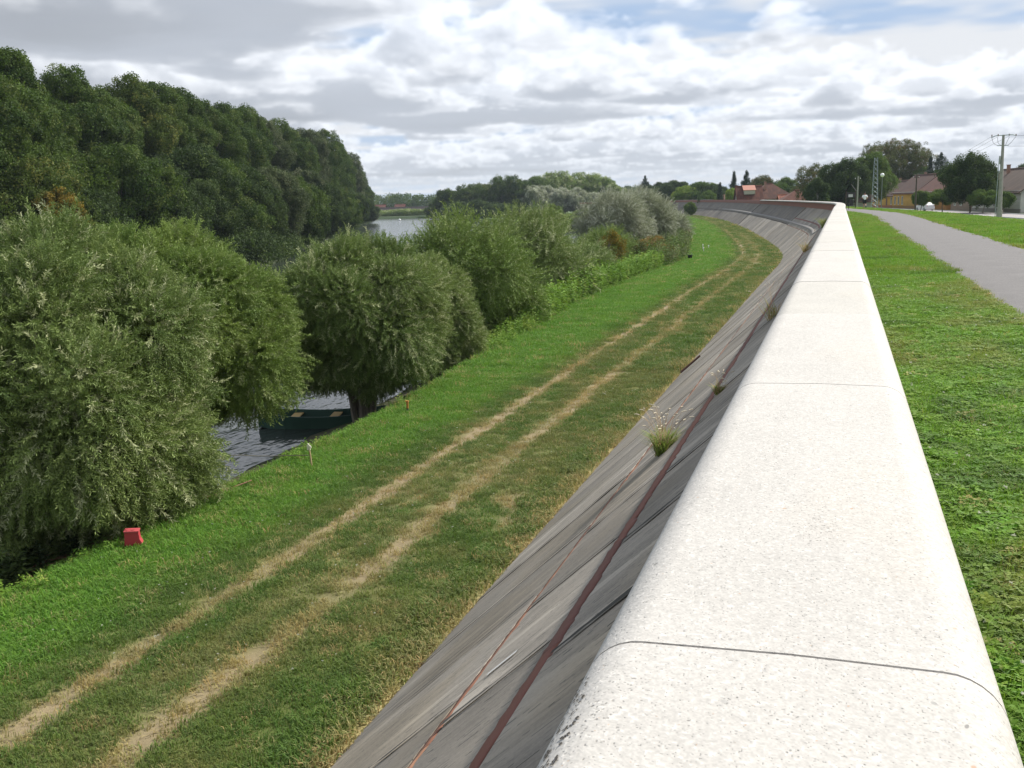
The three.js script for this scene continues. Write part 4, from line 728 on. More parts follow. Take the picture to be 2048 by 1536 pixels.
// a house with its length along local z and its street front towards -x
function house(name, label, [x, z], turn, { L, D, eave, ridge, wall, roof, hip = 0, windows = [], doors = [], chimneys = [], base, over = 0.45, trim, g = GROUND }) {
  const h = thing(name, label, 'house', [x, g, z], turn), W = wallMat(wall), y0 = -0.3;
  const gable = (zz) => { const s = new THREE.Shape([new THREE.Vector2(0, y0), new THREE.Vector2(D, y0), new THREE.Vector2(D, eave), ...(hip ? [] : [new THREE.Vector2(D / 2, ridge - 0.12)]), new THREE.Vector2(0, eave)]); const e = new THREE.ExtrudeGeometry(s, { depth: 0.3, bevelEnabled: false }); return e.translate(0, 0, zz); };
  const wl = mesh('wall', merge([box(0, 0.3, y0, eave, 0.3, L - 0.3), box(D - 0.3, D, y0, eave, 0.3, L - 0.3), gable(0), gable(L - 0.3)]), W, h);
  if (base) mesh('plinth', box(-0.06, 0.1, y0, 0.55, -0.05, L + 0.05), wallMat(base), wl);
  if (trim) mesh('cornice', box(-0.16, 0.02, eave - 0.38, eave - 0.02, -0.08, L + 0.08), mat(...trim), wl);
  // roof as thick slabs
  const t = 0.16, pts = (xx, yy, z0, z1) => [V(xx, yy, z0), V(xx, yy, z1)], slope = (ridge - eave) / (D / 2), ye = eave - over * slope, hl = hip * D / 2, quads = [];
  const E1 = V(-over, ye, -over), E2 = V(-over, ye, L + over), E3 = V(D + over, ye, L + over), E4 = V(D + over, ye, -over), R1 = V(D / 2, ridge, -over + (hip ? hl + over : 0)), R2 = V(D / 2, ridge, L + over - (hip ? hl + over : 0));
  const tri = (a, b, c) => { const P = [], uv = []; for (const dy of [0, -t]) for (const p of [a, b, c]) { P.push(p.x, p.y + dy, p.z); uv.push(p.z, Math.hypot(p.x - D / 2, p.y - ridge)); } const gg = new THREE.BufferGeometry(); gg.setAttribute('position', new THREE.Float32BufferAttribute(P, 3)); gg.setAttribute('uv', new THREE.Float32BufferAttribute(uv, 2)); gg.setIndex([0, 1, 2, 5, 4, 3, 0, 3, 1, 1, 3, 4, 1, 4, 2, 2, 4, 5, 2, 5, 0, 0, 5, 3]); const n = gg.toNonIndexed(); n.computeVertexNormals(); return n; };
  const list = [tri(E1, E2, R2), tri(E1, R2, R1), tri(E3, E4, R1), tri(E3, R1, R2)]; if (hip) list.push(tri(E4, E1, R1), tri(E2, E3, R2));
  const rf = mesh('roof', mergeGeometries(list), roofMat(roof), h);
  mesh('ridge_tiles', rod(R1, R2, 0.14, 0.14, 6), roofMat(roof.map((c) => c * 1.35)), rf);
  for (const [cx, cz, ch, w = 0.5] of chimneys) { const c = mesh('chimney', merge([box(cx - w / 2, cx + w / 2, eave, ridge + ch, cz - w / 2, cz + w / 2), box(cx - w / 2 - 0.06, cx + w / 2 + 0.06, ridge + ch, ridge + ch + 0.12, cz - w / 2 - 0.06, cz + w / 2 + 0.06)]), mat(0.3, 0.17, 0.12), rf); }
  for (const [wz, wy, ww, wh, end] of windows) {
    const w = thing0(h, 'window'), place = (a, b, c, d, out) => end ? box(wz + a, wz + b, wy + c, wy + d, -out, 0.02) : box(-out, 0.02, wy + c, wy + d, wz + a, wz + b);
    mesh('frame', merge([place(-ww / 2 - 0.1, -ww / 2, -0.1, wh + 0.1, 0.07), place(ww / 2, ww / 2 + 0.1, -0.1, wh + 0.1, 0.07), place(-ww / 2, ww / 2, wh, wh + 0.1, 0.07), place(-ww / 2, ww / 2, -0.1, 0, 0.1), place(-0.03, 0.03, 0, wh, 0.05)]), M_FRAME, w);
    mesh('pane', place(-ww / 2, ww / 2, 0, wh, 0.025), M_GLASS, w);
  }
  for (const [dz, dw, dh] of doors) { const d = mesh('door', box(-0.05, 0.02, 0, dh, dz - dw / 2, dz + dw / 2), M_DOOR, h); mesh('handle', box(-0.1, -0.05, 1.0, 1.05, dz + dw / 2 - 0.15, dz + dw / 2 - 0.05), M_FRAME, d); }
  return h;
}
function thing0(parent, name) { const g = new THREE.Group(); g.name = name; parent.add(g); return g; }
const street = (s, o) => { const f = frame(s), p = at(s, o, 0); return [[p.x, p.z], f.turn]; };
// street side, from far to near; the local z axis runs back along the street towards the camera
{
  const add = (name, label, s, o, opt) => { const f = frame(s), p = at(s, o, 0); return house(name, label, [p.x, p.z], f.turn, opt); };
  add('yellow_house', 'low long yellow house with dark brown roof beside the lattice mast', 284, 37, { L: 28, D: 8, eave: 3.1, ridge: 6.3, wall: [0.50, 0.30, 0.05], roof: [0.12, 0.068, 0.05], chimneys: [[5, 14, 0.6]], base: [0.33, 0.12, 0.05], windows: [[3, 0.6, 1.3, 1.1], [7, 0.6, 1.3, 1.1], [11, 0.6, 1.3, 1.1], [15.5, 0.8, 1.0, 1.6], [25, 0.8, 1.0, 1.6]], doors: [[21, 1.1, 2.2]] });
  add('ochre_house', 'ochre yellow house with white cornice and dark brown roof', 255, 36.4, { L: 19, D: 9.5, eave: 3.6, ridge: 7.3, wall: [0.52, 0.31, 0.06], roof: [0.135, 0.066, 0.046], trim: [0.55, 0.52, 0.46], chimneys: [[6, 4, 0.5]], windows: [[2.2, 0.9, 1.0, 1.7], [5.2, 0.9, 1.0, 1.7], [8.4, 0.9, 1.0, 1.7]], base: [0.3, 0.16, 0.05] });
  add('orange_house', 'orange house with reddish tiled roof behind the parked car', 235, 36.4, { L: 22, D: 9.5, eave: 3.6, ridge: 7.2, wall: [0.48, 0.22, 0.05], roof: [0.20, 0.075, 0.05], trim: [0.55, 0.52, 0.46], chimneys: [[5.5, 8, 0.5]], windows: [[2.2, 0.9, 1.0, 1.7], [8.4, 0.9, 1.0, 1.7]], doors: [[5.4, 1.2, 2.4]] });
  add('shaded_house', 'brown house almost hidden behind the dark street tree', 212, 37, { L: 12, D: 9, eave: 3.3, ridge: 6.6, wall: [0.30, 0.22, 0.16], roof: [0.12, 0.085, 0.07], windows: [[3, 0.9, 1.0, 1.6], [7, 0.9, 1.0, 1.6]] });
  add('white_house', 'whitewashed house with grey brown tiled roof behind the concrete pole', 198, 37, { L: 26, D: 10, eave: 3.4, ridge: 7.0, wall: [0.58, 0.56, 0.50], roof: [0.15, 0.115, 0.09], trim: [0.6, 0.58, 0.52], chimneys: [[4, 6, 0.6], [6, 15, 0.5]], windows: [[2.5, 0.9, 1.0, 1.7], [6, 0.9, 1.0, 1.7], [9.5, 0.9, 1.0, 1.7], [13, 0.9, 1.0, 1.7], [16.5, 0.9, 1.0, 1.7]], base: [0.25, 0.23, 0.2] });
}
// behind the far stretch of wall
house('red_villa', 'villa with large red brown hipped roof and chimney beyond the wall end', [-21.5, -262], 1.79, { L: 11.5, D: 10, eave: 3.1, ridge: 6.5, hip: 1, wall: [0.5, 0.46, 0.38], roof: [0.15, 0.068, 0.045], chimneys: [[3.0, 4.5, 0.4]], windows: [[3, 1.0, 1.2, 1.3], [8, 1.0, 1.2, 1.3]] });
house('dormer_house', 'house with bright salmon dormer roof left of the red villa', [-23.2, -256], 1.79, { L: 5.5, D: 7, eave: 2.6, ridge: 6.0, wall: [0.42, 0.40, 0.36], roof: [0.19, 0.08, 0.055], windows: [[2.5, 0.9, 1.0, 1.2]], chimneys: [] });
{ const h = scene.children.find((c) => c.name === 'dormer_house'); mesh('dormer', merge([box(1.0, 3.6, 4.0, 5.0, 1.4, 4.0)]), wallMat([0.4, 0.38, 0.34]), h); const q = new THREE.BoxGeometry(2.8, 0.12, 3.0).rotateZ(0.42).translate(2.2, 5.55, 2.7); mesh('dormer_roof', q, mat(0.40, 0.165, 0.11, 0.7), h); }
house('low_red_house', 'small red roofed house in front of the dark thuja', [-12.4, -238], 1.79, { L: 8, D: 7, eave: 2.4, ridge: 4.6, hip: 1, wall: [0.5, 0.40, 0.2], roof: [0.22, 0.09, 0.06], windows: [[4, 0.9, 1.0, 1.2]] });
house('salmon_lean_to', 'low salmon roofed shed between the villa and the small red house', [-13, -247], 1.79, { L: 4.5, D: 4, eave: 2.6, ridge: 3.7, wall: [0.45, 0.4, 0.33], roof: [0.42, 0.18, 0.12] });
house('gable_house', 'low house with white gable end behind the brick wall', [-40, -327], 1.79, { L: 9, D: 6.5, eave: 2.7, ridge: 4.2, wall: [0.66, 0.64, 0.6], roof: [0.28, 0.18, 0.14], windows: [[2.5, 0.9, 1.0, 1.2]] });
house('white_shed', 'long low pale shed behind the information board', [-2.8, -226], 1.7, { L: 9, D: 6, eave: 2.1, ridge: 3.6, wall: [0.42, 0.41, 0.40], roof: [0.17, 0.12, 0.10] });
[[-266, -572, 8], [-252, -575, 5.5], [-230, -585, 11]].forEach(([x, z, L], i) => house('far_house', ['far red roofed house nearest the left forest', 'far red roofed house with a white gable', 'far long house with the brightest red roof'][i], [x, z], 1.84, { L, D: 9, eave: 2.6, ridge: 5.6, wall: [0.55, 0.52, 0.48], roof: [0.19, 0.075, 0.055], g: 1.3 }));
// levee wall on the far shore
{ const t = thing('far_flood_wall', 'dark flood wall along the far shore below red roofs', 'wall', [0, 0, 0]); const g = new THREE.BufferGeometry().setFromPoints([]); const a = [-300, -520], b = [-190, -555], P = []; const pr = [[0, 1.0], [4, 4.6], [4, 5.4], [4.6, 5.4], [4.6, 1.0]]; const dx = b[0] - a[0], dz = b[1] - a[1], l = Math.hypot(dx, dz), nx = dz / l, nz = -dx / l; for (let i = 0; i + 1 < pr.length; i++) { const q = (e, [o, y]) => [e[0] + nx * o, y, e[1] + nz * o], A = q(a, pr[i]), B = q(b, pr[i]), C = q(a, pr[i + 1]), D = q(b, pr[i + 1]); P.push(...A, ...B, ...C, ...B, ...D, ...C); } g.setAttribute('position', new THREE.Float32BufferAttribute(P, 3)); g.computeVertexNormals(); mesh('wall_body', g, mat(0.13, 0.10, 0.09), t); }

// ================================================================ poles, mast, lamp, wires
const M_CONC = (() => { const t = plasterTex.clone(); t.repeat.set(2, 4); return new THREE.MeshStandardMaterial({ color: rgb(0.52, 0.50, 0.47), map: t, roughness: 0.9 }); })(), M_STEEL = mat(0.32, 0.37, 0.38, 0.5, { metalness: 0.5 }), M_WOOD = mat(0.085, 0.065, 0.05, 0.9), M_WIRE = mat(0.06, 0.06, 0.07, 0.6);
const POLE = [17.09, 2.72, -129.56];
{
  const t = thing('concrete_pole', 'grey concrete power pole with two crossarms beside the street', 'power pole', POLE), H = 9.45;
  mesh('pole', limb([V(0, -0.4, 0), V(0, H * 0.5, 0), V(0, H, 0)], 0.27, 0.13, 8, 6), M_CONC, t);
  const arm = mesh('crossarm', limb([V(-1.25, H - 0.28, 0.2), V(-0.8, H - 0.08, 0.1), V(0, H - 0.05, 0), V(0.9, H - 0.02, -0.1), V(1.35, H - 0.1, -0.2)], 0.055, 0.055, 6, 10), M_STEEL, t);
  for (const x of [-1.2, -0.55, 0.6, 1.3]) mesh('insulator', new THREE.CylinderGeometry(0.05, 0.07, 0.2, 8).translate(x, H + 0.03 - Math.abs(x) * 0.06, -x * 0.14), mat(0.2, 0.12, 0.08, 0.3), arm);
  mesh('crossarm', box(-0.6, 0.55, H - 1.2, H - 1.12, -0.04, 0.04), M_STEEL, t);
  for (const [a, b] of [[-1.2, -0.55], [-0.6, -0.2], [0.6, 0.25], [1.25, 0.5]]) mesh('cable', limb([V(a, H - 0.25, 0.1), V((a + b) / 2 - 0.1, H - 0.9, 0.1), V(b, H - 1.15, 0.08)], 0.018, 0.018, 4, 5), M_WIRE, t);
  mesh('switch_box', box(-0.32, -0.2, H - 3.2, H - 2.3, -0.2, 0.2), mat(0.35, 0.36, 0.36), t); mesh('cable_conduit', rod(V(-0.45, 0.2, 0.1), V(-0.33, H - 2.6, 0.1), 0.035), M_STEEL, t); mesh('base_sleeve', new THREE.CylinderGeometry(0.3, 0.34, 1.4, 8).translate(0, 0.5, 0), M_CONC, t);
}
{
  const t = thing('lattice_mast', 'tall tapering steel lattice mast before the dark trees', 'mast', [6.25, GROUND, -214.9]), H = 10.2, w = (y) => lerp(0.62, 0.28, y / H), parts = [];
  for (const [a, b] of [[-1, -1], [1, -1], [1, 1], [-1, 1]]) mesh('leg', rod(V(a * w(0), -0.3, b * w(0)), V(a * w(H), H, b * w(H)), 0.06, 0.05, 5), M_STEEL, t);
  const n = 12; for (let i = 0; i < n; i++) { const y0 = H * i / n, y1 = H * (i + 1) / n, A = w(y0), B = w(y1); for (const [a, b, c, d] of [[-1, -1, 1, -1], [1, -1, 1, 1], [1, 1, -1, 1], [-1, 1, -1, -1]]) { parts.push(rod(V(a * A, y0, b * A), V(c * B, y1, d * B), 0.028, 0.028, 4), rod(V(c * A, y0, d * A), V(a * B, y1, b * B), 0.028, 0.028, 4)); } }
  mesh('bracing', merge(parts), M_STEEL, t); mesh('foundation', box(-0.8, 0.8, -0.3, 0.5, -0.8, 0.8), M_CONC, t);
}
{
  const t = thing('globe_lamp', 'street lamp with a white globe beside the lattice mast', 'street lamp', [5.92, GROUND + 0.6, -169.9]);
  mesh('post', limb([V(0, -0.6, 0), V(0, 3, 0), V(0, 5.3, 0)], 0.07, 0.045, 7, 3), mat(0.15, 0.17, 0.17, 0.5), t); mesh('globe', new THREE.SphereGeometry(0.3, 16, 12).translate(0, 5.6, 0), mat(0.82, 0.82, 0.8, 0.35), t);
}
for (const [x, z, H, label, lamp] of [[12.0, -189.6, 6.4, 'dark wooden pole with insulators before the ochre house', 1], [2.83, -200, 6.6, 'slim grey pole left of the lattice mast', 0]]) {
  const t = thing('wooden_pole', label, 'pole', [x, GROUND - 0.02, z]); mesh('pole', limb([V(0, -0.4, 0), V(0.02, H / 2, 0), V(0.05, H, 0)], 0.16, 0.11, 7, 4), lamp ? M_WOOD : M_CONC, t);
  mesh('crossarm', box(-0.5, 0.5, H - 0.5, H - 0.42, -0.05, 0.05), M_WOOD, t); for (const k of [-0.42, 0.42]) mesh('insulator', new THREE.CylinderGeometry(0.05, 0.06, 0.16, 8).translate(k, H - 0.34, 0), mat(0.75, 0.74, 0.7, 0.3), t);
}
{ const sag = (a, b, d) => limb([a, a.clone().lerp(b, 0.5).add(V(0, -d, 0)), b], 0.014, 0.014, 4, 12); const top = V(POLE[0], POLE[1] + 9.3, POLE[2]);
  [[-1.2, 0], [-0.5, 0.1], [0.6, 0.1]].forEach(([dx], i) => { const w = mesh('power_line', sag(V(top.x + dx, top.y, top.z), V(12 + dx * 0.4, GROUND + 6.3, -189.6), 0.5), M_WIRE); tag(w, ['power line from the left end of the top crossarm to the wooden pole', 'middle power line from the top crossarm to the wooden pole', 'power line from the right side of the crossarm to the wooden pole'][i], 'power line', 'power lines left of the pole'); });
  [[1.3, 0], [0.5, -1.1]].forEach(([dx, dy], i) => { const w = mesh('power_line', sag(V(top.x + dx, top.y + dy, top.z), V(34, top.y + dy - 0.6, -96), 0.6), M_WIRE); tag(w, ['upper power line leaving the pole to the right', 'lower power line leaving the pole to the right'][i], 'power line', 'power lines right of the pole'); }); }

// ================================================================ parked car
{
  const p = at(209, 31.6, GROUND + 0.018), f = frame(209), t = thing('parked_car', 'white hatchback car parked on the village street', 'car', [p.x, p.y, p.z], f.turn + 0.28);
  const side = new THREE.Shape(); side.moveTo(-2.0, 0.3); side.lineTo(-2.05, 0.75); side.quadraticCurveTo(-1.95, 0.92, -1.1, 0.98); side.lineTo(-0.45, 1.42); side.quadraticCurveTo(0.3, 1.54, 1.3, 1.45); side.lineTo(1.9, 1.0); side.lineTo(2.0, 0.55); side.lineTo(1.95, 0.3); side.closePath();
  const M_CAR = new THREE.MeshPhysicalMaterial({ color: rgb(0.72, 0.72, 0.72), roughness: 0.35, clearcoat: 0.8 });
  mesh('body', new THREE.ExtrudeGeometry(side, { depth: 1.5, bevelEnabled: true, bevelSize: 0.08, bevelThickness: 0.1, bevelSegments: 3 }).translate(0, 0, -0.75).rotateY(-Math.PI / 2), M_CAR, t);
  const win = new THREE.Shape([[-0.95, 1.0], [-0.42, 1.36], [1.15, 1.38], [1.5, 1.02]].map(([a, b]) => new THREE.Vector2(a, b)));
  for (const s of [-1, 1]) mesh('side_window', new THREE.ExtrudeGeometry(win, { depth: 0.02, bevelEnabled: false }).translate(0, 0, s * 0.86 - 0.01).rotateY(-Math.PI / 2), M_GLASS, t);
  mesh('windscreen', new THREE.PlaneGeometry(1.35, 0.72).rotateX(-1.02 + Math.PI).translate(0, 1.215, -0.84), M_GLASS, t); mesh('rear_window', new THREE.PlaneGeometry(1.3, 0.62).rotateX(-0.87).translate(0, 1.24, 1.68), M_GLASS, t);
  for (const [a, b] of [[-0.8, -1.25], [0.8, -1.25], [-0.8, 1.2], [0.8, 1.2]]) { const w = thing0(t, 'wheel'); w.position.set(a, 0.31, b); mesh('tyre', new THREE.TorusGeometry(0.24, 0.08, 8, 20).rotateY(Math.PI / 2), mat(0.03, 0.03, 0.03, 0.9), w); mesh('rim', new THREE.CylinderGeometry(0.19, 0.19, 0.1, 16).rotateZ(Math.PI / 2), M_STEEL, w); }
  for (const s of [-1, 1]) { mesh('headlight', new THREE.SphereGeometry(0.13, 10, 8).scale(1.3, 0.7, 0.6).translate(s * 0.6, 0.75, -2.06), mat(0.8, 0.8, 0.8, 0.15), t); mesh('tail_light', new THREE.SphereGeometry(0.12, 10, 8).scale(0.7, 1.3, 0.6).translate(s * 0.7, 0.9, 1.98), mat(0.4, 0.02, 0.02, 0.3), t); }
  mesh('bumper', box(-0.8, 0.8, 0.3, 0.45, -2.16, -2.06), mat(0.1, 0.1, 0.1), t);
}
{ const q = at(178, 26.2, GROUND); const g = new THREE.IcosahedronGeometry(0.34, 2); const p = g.attributes.position; for (let i = 0; i < p.count; i++) { const k = 0.85 + 0.3 * n3(p.getX(i) * 4 + 9, p.getY(i) * 4, p.getZ(i) * 4); p.setXYZ(i, p.getX(i) * k, p.getY(i) * k * 0.9, p.getZ(i) * k); } g.computeVertexNormals(); const m = mesh('kerb_stone', g.translate(q.x, q.y + 0.15, q.z), mat(0.62, 0.6, 0.56)); tag(m, 'whitish boulder at the street edge under the dark street tree', 'boulder'); }

// ================================================================ information board and litter bin at the end of the lawn
{
  const t = thing('information_board', 'dark wooden information board with a small gabled roof beside the path', 'notice board', [1.05, 4.5, -122]);
  mesh('post', box(-0.55, -0.45, -0.3, 2.2, -0.05, 0.05), M_WOOD, t); mesh('post', box(0.45, 0.55, -0.3, 2.2, -0.05, 0.05), M_WOOD, t);
  mesh('panel', box(-0.45, 0.45, 1.25, 1.8, -0.03, 0.03), mat(0.055, 0.05, 0.05), t);
  for (const s of [-1, 1]) mesh('roof_board', box(-0.03, 0.95, -0.03, 0.03, -0.32, 0.32).rotateZ(-0.95).scale(s, 1, 1).translate(0, 2.72, 0), s > 0 ? mat(0.26, 0.24, 0.23) : M_WOOD, t);
  mesh('paper_notice', box(-0.25, 0.2, 1.3, 1.6, 0.031, 0.04), mat(0.55, 0.54, 0.52), t);
  const b = thing('litter_bin', 'black litter bin hung on a thin post by the lawn end', 'litter bin', [0.98, 4.5, -117.5]);
  mesh('post', box(-0.2, -0.14, -0.3, 1.15, -0.03, 0.03), mat(0.04, 0.04, 0.04), b); mesh('bin', merge([new THREE.CylinderGeometry(0.24, 0.2, 0.62, 14).translate(0.12, 0.72, 0), new THREE.TorusGeometry(0.24, 0.025, 6, 16).rotateX(Math.PI / 2).translate(0.12, 1.03, 0)]), mat(0.02, 0.02, 0.022, 0.5), b);
}

// ================================================================ the runner, seen from behind
function fleshed(bones, k, cell) {                          // a smooth skin round tapered bones: [ax, ay, az, ra, bx, by, bz, rb]
  const lo = V(9, 9, 9), hi = V(-9, -9, -9); for (const b of bones) for (const [i, q] of [[0, 3], [4, 7]]) { lo.min(V(b[i] - b[q], b[i + 1] - b[q], b[i + 2] - b[q])); hi.max(V(b[i] + b[q], b[i + 1] + b[q], b[i + 2] + b[q])); }
  const c = lo.clone().add(hi).multiplyScalar(0.5), half = Math.max(hi.x - lo.x, hi.y - lo.y, hi.z - lo.z) / 2 + 0.06, n = Math.ceil(half * 2 / cell);
  const mc = new MarchingCubes(n, M_FRAME, false, false, 120000); mc.isolation = 0;
  for (let z = 0; z < n; z++) for (let y = 0; y < n; y++) for (let x = 0; x < n; x++) {
    const px = c.x + (x / n * 2 - 1) * half, py = c.y + (y / n * 2 - 1) * half, pz = c.z + (z / n * 2 - 1) * half; let d = 9;
    for (const b of bones) { const ux = b[4] - b[0], uy = b[5] - b[1], uz = b[6] - b[2], t = clamp(((px - b[0]) * ux + (py - b[1]) * uy + (pz - b[2]) * uz) / (ux * ux + uy * uy + uz * uz + 1e-9), 0, 1), e = Math.hypot(px - b[0] - ux * t, py - b[1] - uy * t, pz - b[2] - uz * t) - lerp(b[3], b[7], t), h = clamp(0.5 + 0.5 * (d - e) / k, 0, 1); d = lerp(d, e, h) - k * h * (1 - h); }
    mc.field[x + y * n + z * n * n] = -d;
  }
  mc.update(); const m = mc.count, g = new THREE.BufferGeometry(), P = mc.positionArray.slice(0, m * 3); for (let i = 0; i < m * 3; i += 3) { P[i] = P[i] * half + c.x; P[i + 1] = P[i + 1] * half + c.y; P[i + 2] = P[i + 2] * half + c.z; }
  g.setAttribute('position', new THREE.BufferAttribute(P, 3)); g.setAttribute('normal', new THREE.BufferAttribute(mc.normalArray.slice(0, m * 3), 3)); return g;
}
{
  const t = thing('person', 'runner in white shirt and black shorts seen from behind on the path', 'person', [2.5, 4.536, -121.5], 0.12);
  // facing -z; left leg planted, right leg kicked back
  const skin = mat(0.42, 0.24, 0.16, 0.6), body = [
    [0, 1.46, 0, 0.055, 0, 1.56, -0.02, 0.05], [0, 1.62, -0.03, 0.085, 0, 1.70, -0.03, 0.08], [0, 1.0, 0, 0.12, 0, 1.36, -0.03, 0.13],
    [-0.19, 1.38, -0.03, 0.06, -0.27, 1.12, 0.06, 0.045], [-0.27, 1.12, 0.06, 0.042, -0.20, 1.08, -0.18, 0.032], [0.19, 1.38, -0.03, 0.06, 0.27, 1.14, 0.12, 0.045], [0.27, 1.14, 0.12, 0.042, 0.22, 1.02, -0.10, 0.032],
    [-0.09, 0.92, 0, 0.095, -0.09, 0.5, -0.05, 0.06], [-0.09, 0.5, -0.05, 0.055, -0.08, 0.1, 0.03, 0.038], [0.10, 0.92, 0, 0.095, 0.11, 0.52, -0.10, 0.06], [0.11, 0.52, -0.10, 0.055, 0.10, 0.28, 0.27, 0.038]];
  for (const [sx, bx, by, bz] of [[-1, -0.20, 1.08, -0.18], [1, 0.22, 1.02, -0.10]]) for (let f = 0; f < 5; f++) { const q = (f - 2) * 0.017; body.push([bx + q * 0.4, by - 0.005, bz - 0.03, 0.02, bx + q + (f === 4 ? -sx * 0.03 : 0), by - 0.02, bz - (f === 4 ? 0.06 : 0.085 - Math.abs(f - 1.5) * 0.008), 0.009]); }
  const b = mesh('body', fleshed(body, 0.025, 0.018), skin, t);
  mesh('hair', fleshed([[0, 1.66, -0.01, 0.088, 0, 1.71, -0.025, 0.084]], 0.02, 0.012), mat(0.03, 0.02, 0.015, 0.8), t);
  mesh('shirt', fleshed([[0, 1.0, 0, 0.145, 0, 1.3, -0.02, 0.165], [-0.13, 1.34, -0.02, 0.10, 0.13, 1.34, -0.02, 0.10], [-0.18, 1.37, -0.03, 0.075, -0.235, 1.22, 0.02, 0.07], [0.18, 1.37, -0.03, 0.075, 0.235, 1.22, 0.05, 0.07]], 0.05, 0.02), mat(0.80, 0.80, 0.82, 0.85), t);
  mesh('shorts', fleshed([[-0.06, 0.94, 0, 0.125, 0.06, 0.94, 0, 0.125], [-0.09, 0.88, 0, 0.115, -0.10, 0.60, -0.03, 0.105], [0.10, 0.88, 0, 0.115, 0.115, 0.62, -0.07, 0.105]], 0.03, 0.018), mat(0.015, 0.015, 0.02, 0.85), t);
  mesh('shoe', fleshed([[-0.08, 0.045, 0.05, 0.045, -0.08, 0.04, -0.16, 0.042]], 0.02, 0.012), mat(0.05, 0.05, 0.06, 0.7), t); mesh('shoe', fleshed([[0.10, 0.27, 0.30, 0.045, 0.10, 0.10, 0.36, 0.042]], 0.02, 0.012), mat(0.05, 0.05, 0.06, 0.7), t);
}

// ================================================================ small things on the berm, the bank and the water
{
  const t = thing('red_box_post', 'weathered red metal box on a short post at the bank edge', 'marker box', [-10.11, 1.15, -12.69], 0.5); t.scale.setScalar(0.78);
  mesh('post', rod(V(0, -0.3, 0), V(-0.02, 0.14, 0), 0.035), mat(0.05, 0.045, 0.04), t);
  const s = new THREE.Shape([[-0.15, 0.12], [0.11, 0.10], [0.155, 0.16], [0.11, 0.24], [0.09, 0.37], [-0.15, 0.39]].map(([a, b]) => new THREE.Vector2(a, b)));
  mesh('box', new THREE.ExtrudeGeometry(s, { depth: 0.16, bevelEnabled: true, bevelSize: 0.012, bevelThickness: 0.012, bevelSegments: 2 }).translate(0, 0, -0.08).rotateZ(-0.05), mat(0.40, 0.035, 0.045, 0.55), t); mesh('lid', box(-0.17, 0.11, 0.385, 0.41, -0.11, 0.11).rotateZ(-0.05), mat(0.48, 0.08, 0.09, 0.5), t);
}
{
  const t = thing('survey_stake', 'thin wooden stake with a white top plate and rope', 'stake', [-9.72, 1.15, -17.63]);
  mesh('stake', limb([V(0, -0.2, 0), V(-0.02, 0.22, 0), V(-0.045, 0.44, 0)], 0.017, 0.015, 6, 3), mat(0.45, 0.32, 0.18), t); mesh('plate', merge([box(-0.085, -0.02, 0.40, 0.50, -0.012, 0.012), box(-0.04, 0.0, 0.44, 0.48, -0.01, 0.01), box(-0.075, -0.045, 0.50, 0.53, -0.01, 0.01)]), mat(0.75, 0.70, 0.60), t);
  mesh('rope', limb([V(-0.03, 0.30, 0), V(-1.1, 0.2, -0.1), V(-1.9, 0.22, 0.2), V(-2.9, -0.4, 0.6)], 0.008, 0.008, 4, 10), mat(0.10, 0.09, 0.06), t);
  const u = thing('orange_stake', 'short stake with an orange painted top on the bank edge', 'stake', [-9.97, 1.15, -22.97]);
  mesh('shaft', rod(V(0, -0.2, 0), V(0.005, 0.17, 0), 0.022, 0.026), mat(0.05, 0.06, 0.045), u); mesh('painted_top', merge([rod(V(0.005, 0.17, 0), V(0.01, 0.35, 0), 0.027, 0.03), box(-0.04, 0.04, 0.33, 0.355, -0.03, 0.03)]), mat(0.42, 0.17, 0.04), u);
  [[-12.6, -102, 0.55], [-12.1, -98.5, 0.42], [-12.35, -104.5, 0.34]].forEach(([x, z, h], i) => { const p = thing('marker_peg', ['tallest white marker peg on the berm before the bend', 'white marker peg nearest the black bucket', 'shortest farthest white marker peg'][i], 'peg', [x, 1.15, z], 0, 'white pegs before the bend'); mesh('peg', rod(V(0, -0.2, 0), V(0.01, h, 0), 0.035, 0.03), mat(0.6, 0.6, 0.58), p); mesh('cap', new THREE.SphereGeometry(0.055, 8, 6).translate(0.01, h, 0), mat(0.8, 0.8, 0.78), p); });
  const k = thing('black_bucket', 'small black bucket standing on the berm near the shrubs', 'bucket', [-11.78, 1.17, -86.9]); mesh('bucket', new THREE.LatheGeometry([[0, 0], [0.15, 0], [0.2, 0.36], [0.215, 0.37], [0.2, 0.38], [0.18, 0.36], [0.14, 0.03], [0, 0.03]].map(([a, b]) => new THREE.Vector2(a, b)), 16), mat(0.012, 0.012, 0.013, 0.5), k); mesh('handle', new THREE.TorusGeometry(0.2, 0.012, 5, 14, Math.PI).translate(0, 0.36, 0), mat(0.1, 0.1, 0.1, 0.4), k);
  const pp = mesh('rusty_pipe', limb([V(-4.28, 1.24, -29.66), V(-4.0, 1.49, -29.64), V(-3.72, 1.74, -29.62)], 0.035, 0.035, 8, 3), mat(0.13, 0.065, 0.045, 0.8)); tag(pp, 'short rusty pipe lying up the foot of the concrete slope', 'pipe');
}
